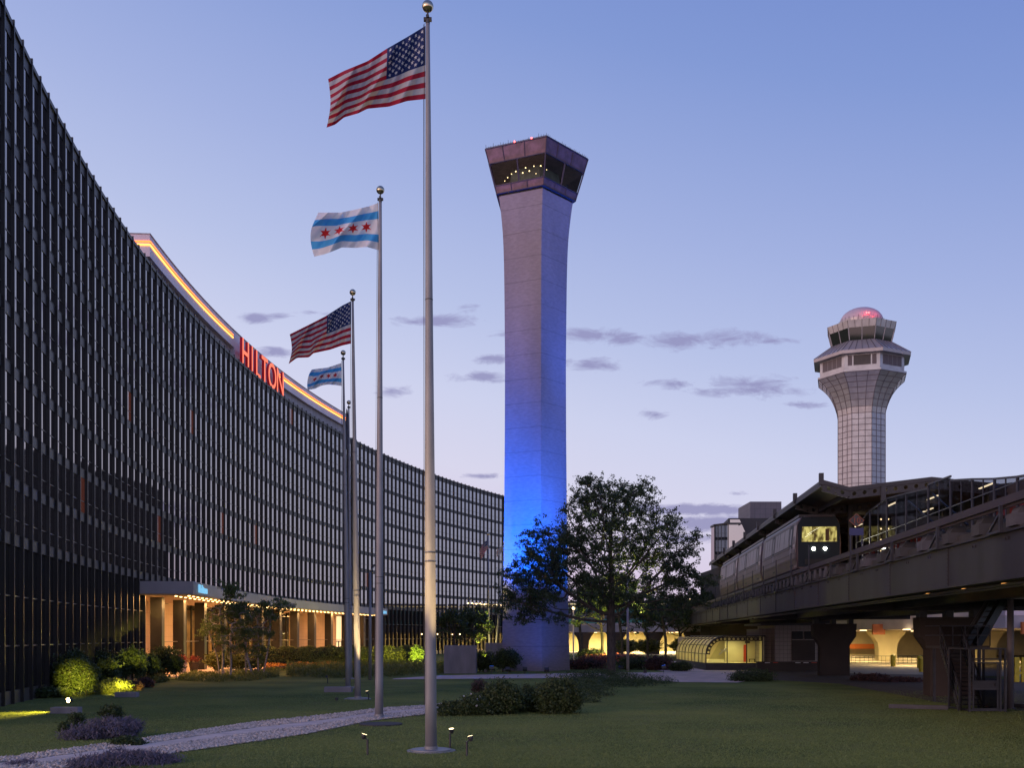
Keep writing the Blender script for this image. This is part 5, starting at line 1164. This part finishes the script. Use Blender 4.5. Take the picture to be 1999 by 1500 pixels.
# ================================================================== PLANTER BOX, BLOCKS
d = 96.0; px0, px1 = (867-1000)/F*d, (929.5-1000)/F*d
b = MB(); zt = EYE-(1261-HZ)/F*d
b.rings([[(px0,d,z),(px1,d,z),(px1,d+3,z),(px0,d+3,z)] for z in (0,zt)]); tag(b.build('planter_box', M['planter']), 'large square concrete planter box left of the blue tower', 'planter')
d = 120; b = MB(); b.box(((948-1000)/F*d,d,0), ((986-1000)/F*d,d+1.2,EYE-(1256-HZ)/F*d)); tag(b.build('plinth_wall', M['planter']), 'low reddish concrete wall under the two far flagpoles', 'wall')
for px, py, w, lab in ((128,1394,.62,'low stone block under the glaring floodlight at lower left'), (247,1362,.62,'low stone block on the lawn edge right of the lit bush')):
    x, d = gp(px,py); b = MB(); b.rings([[(x-w,d-.15,z),(x+w,d-.15,z),(x+w,d+.35,z),(x-w,d+.35,z)] for z in (0,.28)]); tag(b.build('stone_block', M['planter']), lab, 'block')
x, d = gp(135,1388); t = thing('floodlight', 'glaring yellow floodlight standing on a low stone block', 'floodlight', (x,d,.28)); zl = EYE-(1368-HZ)/F*d
b = MB(); b.bar((x,d,.28), (x,d,zl-.1), .05); b.bar((x-.14,d,zl-.1), (x+.14,d,zl-.1), .04); b.tube([(x+.05,d+.12,zl), (x-.02,d-.02,zl)], .12, 12); b.build('housing', M['darkmetal'], t)
b = MB(); b.tube([(x-.02,d-.021,zl), (x-.025,d-.035,zl)], .10, 12); b.build('lens', emis('glare_lens', (1,.75,.25), 90), t)
YEL = (1,.80,.10)
spot('flood_lamp', (x-.15,d-.1,zl+.25), (x-3.6,d-5.2,0), 2600, YEL, 74, 1, .08, t)
spot('flood_lamp', (x-.1,d+.3,zl+.1), (-25.6,60.3,1.0), 30000, YEL, 12, 1, .08, t)
xx, dd = -22.6, 58.8; t2 = thing('floodlight', 'low floodlight in the lawn edge aimed at the lit shrubs and grasses', 'floodlight', (xx,dd,0)); b = MB(); b.box((xx-.13,dd-.1,0), (xx+.13,dd+.1,.2)); b.build('housing', M['darkmetal'], t2)
spot('flood_lamp', (xx-.05,dd+.15,.32), (-27.0,72.5,1.5), 22000, YEL, 15, 1, .08, t2)
spot('flood_lamp', (xx-.1,dd+.15,.32), (-24.4,62.8,.35), 2600, YEL, 36, 1, .08, t2)
spot('flood_lamp', (xx,dd+.15,.32), (-26.6,77.3,.35), 20000, YEL, 8, 1, .08, t2)
# terracotta pots
for q, (px, dd) in enumerate(((379,97),(424,103),(356,95))):
    x = (px-1000)/F*dd; t = thing('plant_pot', ('round dark pot of red leaved plants between two entrance columns','dark pot of red leaves behind the birch stems','slim pale pot at the foot of an entrance column')[q], 'plant pot', (x,dd,.12))
    b = MB(); b.tube([(x,dd,.12),(x,dd,.9),(x,dd,1.02)], [.32,.46,.50], 16); b.build('pot', M['pier'] if q < 2 else M['planter'], t)
    P = np.array([x,dd,1.35])+RNG.normal(size=(260,3))*np.array([.2,.2,.17]); quads_obj('foliage', leaf_mesh(P[P[:,2] > .95], .2, .35, .6), M['redleaf'], t)

# ================================================================== TREES
def el(px, py, rx, ry, d, dr, k=None): s_ = d/F; return ((px-1000)*s_, d, EYE+(HZ-py)*s_, rx*s_, dr, ry*s_)
d = 91.0
ells = [el(1195,1045,92,88,d,4.6), el(1105,1075,80,66,d,4.2), el(1060,1120,60,50,d,3.6), el(1290,1075,72,66,d,4.2), el(1165,965,42,38,d,3.2), el(1238,972,48,38,d,3.2), el(1040,1150,62,48,d-.5,3.5), el(1315,1135,52,42,d,3.5), el(1200,1150,90,50,d,4.4), el(1010,1190,38,30,d-1,2.2), el(1080,1192,46,28,d-1.5,2.4), el(1340,1170,34,36,d,2.5)]
bx = (1194-1000)/F*d
trk = [(bx+.0,d,0),(bx,d,.8),(bx-.02,d,1.6),(bx-.02,d,2.4),(bx-.03,d,3.2),(bx-.04,d,4.0),(bx-.05,d,4.8),(bx-.05,d,5.5),(bx-.02,d,6.1)]
tree('locust_tree', 'large dark spreading honey locust standing in front of the blue tower', (bx,d), trk, ells, 1500, 84000, .24, M['leaf'], M['bark'], .38, step=.55, aspect=.36, spread=.40, expo=2.25)
# small lit trees behind
d = 140.0; bx = (1176-1000)/F*d
tree('small_tree', 'small yellow green tree lit from below behind the big locust', (bx,d), [(bx,d,z) for z in (0,1,2,3,3.8)], [el(1172,1180,42,40,d,3), el(1148,1212,34,20,d,2.4), el(1200,1160,30,34,d,2.4)], 260, 6000, .34, M['leaf3'], M['bark'], .2, step=.6, spread=.45, aspect=.5)
point('tree_uplight', (bx+.8, d-3.5, .9), 4500, (1,.85,.2), .15)
d = 108.0; bx = (1205-1000)/F*d
t = thing('floodlight', 'small uplight hidden under the big locust crown', 'floodlight', (12.6,97,0)); b = MB(); b.box((12.45,96.9,0), (12.75,97.1,.3)); b.build('housing', M['darkmetal'], t); spot('flood_lamp', (12.6,96.9,.4), (10.8,91.6,9.2), 26000, (1,.95,.2), 36, 1, .1, t)
d = 170.0
for q, (px, py, rx, ry, dd) in enumerate(((1135,1170,34,44,175),(1265,1195,52,42,168),(1330,1205,44,38,172),(1390,1178,26,20,165),(1215,1178,48,40,160),(1300,1196,50,34,158))):
    bx = (px-1000)/F*dd; tree('dark_tree', ('dark tree just right of the blue tower','dark low tree behind the big locust trunk','dark tree left of the guideway end','leafy dark tree top above the guideway end','dark tree close behind the trunk fork of the big locust','dark tree right behind the lowest right limb of the locust')[q], (bx,dd), [(bx,dd,z) for z in (0,1,2,3)], [el(px,py,rx,ry,dd,3.5), el(px-rx*.5,py+10,rx*.6,ry*.6,dd,2.5)], 200, 5200, .40, M['leaf'], M['bark'], .22, step=.7, spread=.55, group='dark trees behind the big locust')
# tree in and behind the planter box
d = 98.0
for q, (px, rx, off) in enumerate(((888,34,0),(925,30,1.0))):
    bx = (px-1000)/F*(d+off); ztp = 2.3 if q == 0 else 0
    tree('small_tree', ('small bushy tree growing out of the concrete planter box','small bushy tree just behind the concrete planter box')[q], (bx,d+off), [(bx,d+off,z) for z in ((2.2,2.6,3.0) if q == 0 else (0,1,2,2.8))], [el(px,1215,rx,30,d+off,1.8), el(px-14,1240,22,20,d+off,1.4), el(px+12,1232,22,24,d+off,1.4)], 220, 5200, .20, M['leaf2'], M['bark'], .09, step=.35, spread=.22, aspect=.45)
t = thing('floodlight', 'small yellow uplight right of the concrete planter box', 'floodlight', (-2.6,99,0)); b = MB(); b.box((-2.7,98.9,0), (-2.4,99.2,.3)); b.build('housing', M['darkmetal'], t); spot('flood_lamp', (-2.55,98.9,.45), (-2.9,101.5,5), 9000, (1,.9,.15), 50, 1, .1, t); point('pole_glow', (-2.7,124.5,1.2), 900, (1,.8,.3), .1)
bx, dd = (945-1000)/F*103, 103
tree('small_tree', 'slim bright yellow green sapling lit from below beside the far flagpole', (bx,dd), [(bx,dd,z) for z in (0,.8,1.6)], [el(945,1222,13,24,dd,1.0)], 90, 1500, .2, M['leaf3'], M['bark'], .06, step=.3, spread=.2)
# birch clump in front of the entrance
stems = [(434,1318,88,432,1165,0),(447,1322,87,455,1200,0),(478,1314,89,486,1210,1),(494,1318,88,470,1195,0),(508,1312,90,500,1190,1),(517,1311,90.5,528,1178,1),(428,1308,91,415,1235,0)]
for q, (px, py, dd, tx, ty, k) in enumerate(stems):
    bx = (px-1000)/F*dd; x1_ = (tx-1000)/F*dd; z1_ = EYE+(HZ-ty)/F*dd
    trk = [(bx+(x1_-bx)*f_+.07*math.sin(f_*5+q), dd+.2*math.sin(f_*4+q), z1_*f_*.85) for f_ in [j/9 for j in range(10)]]
    el_ = [[el(440,1150,24,18,dd,1.2), el(452,1190,32,26,dd,1.4), el(425,1210,30,22,dd,1.2)], [el(470,1225,28,30,dd,1.2), el(455,1262,26,22,dd,1.1)], [el(500,1235,24,30,dd,1.0), el(505,1270,18,18,dd,1)], [el(462,1205,28,28,dd,1.2), el(440,1240,22,22,dd,1)], [el(505,1195,30,14,dd,1.2), el(520,1210,18,16,dd,1)], [el(550,1182,26,12,dd,1.2), el(525,1188,24,14,dd,1.1), el(540,1205,14,8,dd,.8)], [el(412,1225,20,18,dd,1), el(402,1238,14,12,dd,.9)]][q]
    tree('birch_tree', ('tall birch of the clump, its crown rising past the canopy sign','birch leaning slightly right next to the tallest birch','birch in the middle of the clump with a low dark crown','birch leaning left across the middle of the clump','thin straight birch near the right of the clump','rightmost birch of the clump, leaning out to the right','thin leftmost birch of the clump, leaning left')[q], (bx,dd), trk, el_, 110, (4600,4200,2600,3800,2200,2000,1800)[q], .17, M['birchleaf'], M['birch'], (.11,.10,.08,.11,.08,.08,.06)[q], group='birch stems in a clump before the entrance', step=.32, spread=.24, aspect=.42, droop=.4, expo=2.6)

# ================================================================== SHRUBS
def se(px, py, rx, ry, d, dr=None):  # ellipsoid centred at a picture point, base reaching down
    return el(px, py, rx, ry, d, dr or rx*d/F*.8)
shrub('lit_bush', 'big round leafy bush glowing yellow green in the floodlight', 'bush', [se(142,1314,34,38,60.5), se(168,1320,25,29,60), se(120,1324,20,30,60.8), se(150,1292,22,20,61)], 9000, .15, M['leaf2'])
shrub('lit_bush', 'leafy bush with a bright lit right side, between the big lit bush and the entrance', 'bush', [se(258,1292,26,24,73), se(238,1300,22,22,72), se(272,1300,15,22,72.5)], 6000, .17, M['leaf2'])
shrub('dark_bush', 'dark bush tucked right behind the big lit bush', 'bush', [se(212,1310,22,22,68), se(200,1290,24,18,72)], 3600, .17, M['leaf2'])
shrub('dark_bush', 'low rounded bush left of the first entrance column', 'bush', [se(296,1300,16,18,76)], 1800, .17, M['leaf2'])
shrub('dark_bush', 'large dark mounded bush at the foot of the entrance columns', 'bush', [se(322,1290,28,25,84), se(344,1298,16,18,83), se(305,1288,14,18,85)], 5200, .19, M['leaf2'])
shrub('grass_tussock', 'yellow lit tussocks of ornamental grass beside the big lit bush', 'plant', [se(200,1348,25,13,62,1.1), se(233,1342,20,12,63,1.1), se(222,1336,22,10,64,1)], 5200, .26, M['bladegrass'], aspect=.12, up=.6)
shrub('grass_tussock', 'low yellow lit mound of ornamental grass before the entrance bushes', 'plant', [se(312,1326,16,9,78,1.1), se(290,1328,18,9,76,1)], 2600, .26, M['bladegrass'], aspect=.12, up=.6)
shrub('brown_shrub', 'small brownish shrub between the two yellow lit grass mounds', 'plant', [se(262,1342,18,12,66), se(285,1336,16,12,70)], 2600, .2, M['purpleleaf'], aspect=.25, up=.4)
shrub('ground_cover', 'low band of plants under the glass wall behind the big lit bush', 'plant', [se(90,1352,24,8,58,.6), se(120,1352,24,8,58.5,.6)], 1500, .2, M['leaf2'])
shrub('lavender', 'wide mound of grey purple lavender on the lawn left of the path', 'plant', [el(215,1425,52,22,35.2,.75), el(165,1437,42,17,34.8,.7), el(250,1420,28,17,35.8,.5)], 9000, .16, M['lav'], aspect=.13, up=.7)
shrub('lavender', 'grey purple lavender mound at the very bottom edge beside the path', 'plant', [el(250,1492,85,25,28.0,.9), el(315,1494,40,18,28.2,.6), el(180,1499,50,18,27.6,.7)], 14000, .15, M['lav'], aspect=.13, up=.7)
shrub('lavender', 'small lavender mound in the bottom left corner', 'plant', [el(45,1502,38,15,27.8,.5)], 3000, .14, M['lav'], aspect=.13, up=.7)
shrub('small_bush', 'small dark leafy plant between the path and the lower lavender', 'plant', [el(248,1456,31,16,32.8,.42)], 3200, .11, M['leaf2'], aspect=.4, up=.4)
shrub('small_bush', 'small dark leafy plant above the wide lavender mound', 'plant', [el(217,1392,22,14,42,.45)], 1800, .12, M['leaf2'], aspect=.4, up=.4)
shrub('small_bush', 'small upright green plant at the left end of the wide lavender mound', 'plant', [el(150,1408,16,16,38.5,.35), el(130,1422,14,12,37.5,.35)], 1500, .12, M['leaf2'], aspect=.3, up=.5)
# middle bushes right of the nearest pole
mid = [(1092,1360,46,35,46.5,''),(980,1363,40,31,46,''),(925,1379,30,20,45.5,''),(884,1385,28,15,45.3,''),(1036,1367,34,26,47.6,'')]
labs = ['dense green bush at the right end of the bush row on the lawn','dense green bush near the left of the bush row on the lawn','low bush with white flowers at the left of the bush row','dark low bush beside the nearest flagpole','bush in the middle of the bush row on the lawn']
for (px, py, rx, ry, dd, _), lb in zip(mid, labs): shrub('garden_bush', lb, 'bush', [se(px,py,rx,ry,dd), se(px-rx*.45,py+6,rx*.55,ry*.75,dd-.4), se(px+rx*.4,py+4,rx*.6,ry*.8,dd-.2)], int(rx*300), .10, M['leaf2'], group='bushes in a row on the lawn', m2=M['whiteflower'] if px == 925 else None, n2=60)
shrub('round_shrub', 'small dark rounded shrub left of the sidewalk bend', 'bush', [el(936,1342,15,14,63,.5)], 1400, .12, M['purpleleaf'], aspect=.3, up=.5)
P = blob_points([se(1160,1356,42,20,60), se(1130,1342,66,18,68), se(1205,1338,76,17,72), se(1270,1334,50,14,76), se(1175,1322,80,15,80), se(1150,1372,30,14,54)], 22000, .25)
b = quads_obj('juniper_bed', leaf_mesh(P, .17, .22, .3), M['leaf2']); tag(b, 'low spreading juniper ground cover round the foot of the big locust', 'ground cover', kind='stuff')
shrub('juniper', 'low wide juniper bush on the lawn in front of the glass shelter', 'bush', [se(1470,1320,40,13,80), se(1445,1324,22,8,79.5), se(1492,1324,18,8,79.5)], 5000, .19, M['leaf2'], aspect=.22, up=.3)
shrub('low_shrub', 'low scrubby shrub strip between the dark pier and the stair', 'bush', [se(1700,1325,36,8,81), se(1750,1331,46,8,79), se(1785,1334,20,8,78)], 4200, .19, M['purpleleaf'])
shrub('round_bush', 'clipped rounded bush against the foot of the blue tower', 'bush', [se(996,1287,20,19,100), se(982,1288,16,18,100.5)], 4200, .17, M['leaf2'])
shrub('round_bush', 'dark rounded bush between the planter box and the tower', 'bush', [se(950,1293,20,19,101), se(936,1290,14,18,101.5)], 3600, .17, M['leaf2'])
for q, (px, py, rx, ry, dd) in enumerate(((1245,1296,40,15,108),(1290,1298,26,16,106),(1200,1285,60,9,135),(1150,1297,40,15,108),(1330,1303,20,9,103),(1155,1278,26,10,140))):
    shrub('garden_shrub', ('dusky shrub bed behind the pale lamp post','reddish rounded shrub near the paved corner','low strip of pink flowering plants behind the locust trunk','brownish shrub right of the tower foot','small shrub at the paved corner before the shelter','dark bush behind the small lit tree')[q], 'bush', [se(px,py,rx,ry,dd), se(px-rx*.5,py+2,rx*.6,ry*.8,dd)], 3200, .2, (M['leaf2'],M['purpleleaf'],M['pinkflower'],M['purpleleaf'],M['leaf2'],M['leaf2'])[q])
for q, (px, py, rx, ry, dd) in enumerate(((1225,1262,22,12,182),(1265,1262,26,12,176),(1330,1262,20,12,165),(1390,1258,16,12,150))):
    shrub('dark_hedge', ('dark hedge block in the arch behind the locust trunk','dark hedge block under the middle arch','dark hedge block left of the shelter','dark hedge block behind the shelter')[q], 'hedge', [se(px,py,rx,ry,dd)], 1600, .35, M['yew'])
# long clipped hedge
def hedge_pts(n):
    pts = []; A = [(512,1303,117.0),(600,1300,124),(700,1297,131),(830,1294,140)]
    for _ in range(n):
        q = RNG.uniform(0, 3); i = int(q); f_ = q-i; px = A[i][0]+(A[i+1][0]-A[i][0])*f_; dd = A[i][2]+(A[i+1][2]-A[i][2])*f_; a_ = RNG.uniform(-1.4, math.pi); w = 2.0+.2*math.sin(q*9); h_ = 2.25+.12*math.sin(q*14)+.08*math.sin(q*31)
        r_ = .9+.1*RNG.uniform(); x = (px-1000)/F*dd; pts.append((x+RNG.normal()*.05, dd-w*.5*math.cos(a_)*r_, max(.08, h_*(.45+.55*math.sin(a_))*r_)))
    return np.array(pts)
P = hedge_pts(22000); hg = thing('hedge', 'long clipped hedge curving in front of the hotel entrance wall', 'hedge', (-24,124,0))
quads_obj('foliage', leaf_mesh(P, .22, .45), M['yew'], hg); b = MB(); b.rings([[((px-1000)/F*dd, dd+o_, z) for o_, z in ((-.7,.05),(-.7,1.6),(-.3,2.0),(.3,2.0),(.7,1.6),(.7,.05))] for px, dd in ((514,117.2),(600,124),(700,131),(829,140))]); b.build('core', M['core'], hg)
shrub('lit_shrub', 'upright shrub glowing bright green at the right end of the long hedge', 'bush', [se(815,1277,14,15,134)], 2400, .22, M['leaf3'])
point('shrub_uplight', ((812-1000)/F*131, 130.6, .5), 2500, (1,.95,.15), .1)
shrub('golden_shrub', 'loose golden shrub behind the birch stems', 'bush', [se(425,1290,24,16,98), se(470,1292,26,15,99), se(498,1290,20,16,100)], 4500, .22, M['yew'])
# flower strip and tall grass bed
def bed(name, lab, cat, A, n, size, m, h, asp=.12, up=.6, kind='stuff'):
    q = RNG.uniform(0, 1, n)*(len(A)-1); i = q.astype(int); f_ = q-i; A_ = np.array(A, float); c = A_[i]*(1-f_)[:,None]+A_[np.minimum(i+1, len(A)-1)]*f_[:,None]
    yy = c[:,1]+(c[:,2]-c[:,1])*RNG.uniform(0,1,n); d_ = EYE*F/(yy-HZ); x_ = (c[:,0]-1000)/F*d_
    P = np.c_[x_, d_, RNG.uniform(.05,1,n)*h*(.75+.35*np.sin(x_*1.3+d_*.7))]; tag(quads_obj(name, leaf_mesh(P, size, asp, up), m), lab, cat, kind=kind)
bed('flower_bed', 'strip of orange flowers below the long hedge', 'flowers', [(520,1300,1309),(600,1295,1305),(680,1291,1299)], 5000, .28, M['flower'], .45, .7, .2)
bed('flower_greens', 'low green leaves under the orange flower strip', 'plants', [(520,1300,1312),(600,1296,1308),(690,1291,1302)], 5000, .3, M['bladegrass'], .32, .2, .5)
bed('grass_bed', 'bed of tall grassy plants between the path and the sidewalk', 'plants', [(560,1306,1322),(640,1303,1326),(700,1301,1325),(780,1300,1322),(880,1299,1314)], 16000, .45, M['bladegrass'], .8)
bed('grass_bed', 'bed of green ground plants round the birch stems', 'plants', [(350,1322,1330),(430,1314,1334),(500,1312,1330),(545,1312,1322)], 9000, .35, M['bladegrass'], .45)
x, d = gp(553,1311); t = thing('bench', 'low dark bench beside the orange flower strip', 'bench', (x,d,0)); b = MB(); b.box((x-.7,d-.25,.38), (x+.7,d+.25,.46)); b.build('seat', M['darkmetal'], t)
for o_ in (-.55,.55): b = MB(); b.box((x+o_-.05,d-.2,0), (x+o_+.05,d+.2,.38)); b.build('leg', M['darkmetal'], t)

# ================================================================== LAWN BLADES AND GRAVEL STONES
def inside_path(x, y):
    ys = np.array([p[1] for p in PU]); xu = np.interp(y, [p[1] for p in PU], [p[0] for p in PU]); xl = np.interp(y, [p[1] for p in PL], [p[0] for p in PL])
    return (x > xu-.05) & (x < xl+.05)
n = 330000; yy = 1500-RNG.uniform(0, 1, n)**1.25*150; d_ = EYE*F/(yy-HZ); x_ = RNG.uniform(-.56, .56, n)*d_
ok = ~inside_path(x_, d_) & ~((x_ < -HR+236.92+268.3-9999)) 
fx = HC.x-np.sqrt(HR**2-(d_-HC.y)**2); ok &= x_ > fx+.4; x_ = x_[ok]; d_ = d_[ok]
P = np.c_[x_, d_, np.full(len(x_), .022)]; V = leaf_mesh(P, .075, .13, .8, rng=RNG); V[:,2] = np.maximum(V[:,2], .002)
tag(quads_obj('grass_blades', V, M['lawnblade']), 'mown lawn grass blades', 'grass', kind='stuff')
n = 26000; i = RNG.integers(0, len(PU)-1, n); f_ = RNG.uniform(0, 1, n)[:,None]; A = np.array(PU); B2 = np.array(PL)
u_ = A[i]*(1-f_)+A[i+1]*f_; l_ = B2[i]*(1-f_)+B2[i+1]*f_; t_ = RNG.uniform(0, 1, n); t_ = np.where(RNG.uniform(size=n) < .45, t_*.33, .59+t_*.42)[:,None]; c = u_*(1-t_)+l_*t_
r = RNG.uniform(.025, .07, n); dirs = np.array([(1,0,0),(0,1,0),(-1,0,0),(0,-1,0),(0,0,.7),(0,0,-.5)])
Vs = np.c_[c, r*.5+.01][:,None,:]+dirs[None]*r[:,None,None]*(1+.35*RNG.uniform(-1,1,size=(n,6,1))); Vs = Vs.reshape(-1,3)
F_ = np.array([(0,1,4),(1,2,4),(2,3,4),(3,0,4),(1,0,5),(2,1,5),(3,2,5),(0,3,5)]); FF = (F_[None]+np.arange(n)[:,None,None]*6).reshape(-1)
me = bpy.data.meshes.new('gravel'); me.vertices.add(n*6); me.vertices.foreach_set('co', Vs.astype(np.float32).ravel()); me.loops.add(len(FF)); me.loops.foreach_set('vertex_index', FF.astype(np.int32)); nf = len(FF)//3
me.polygons.add(nf); me.polygons.foreach_set('loop_start', np.arange(0, nf*3, 3, dtype=np.int32)); me.polygons.foreach_set('loop_total', np.full(nf, 3, dtype=np.int32)); me.materials.append(M['stone']); me.update(calc_edges=True)
tag(link('gravel', me), 'white gravel stones edging the concrete path', 'gravel', kind='stuff')
bpy.context.view_layer.update()
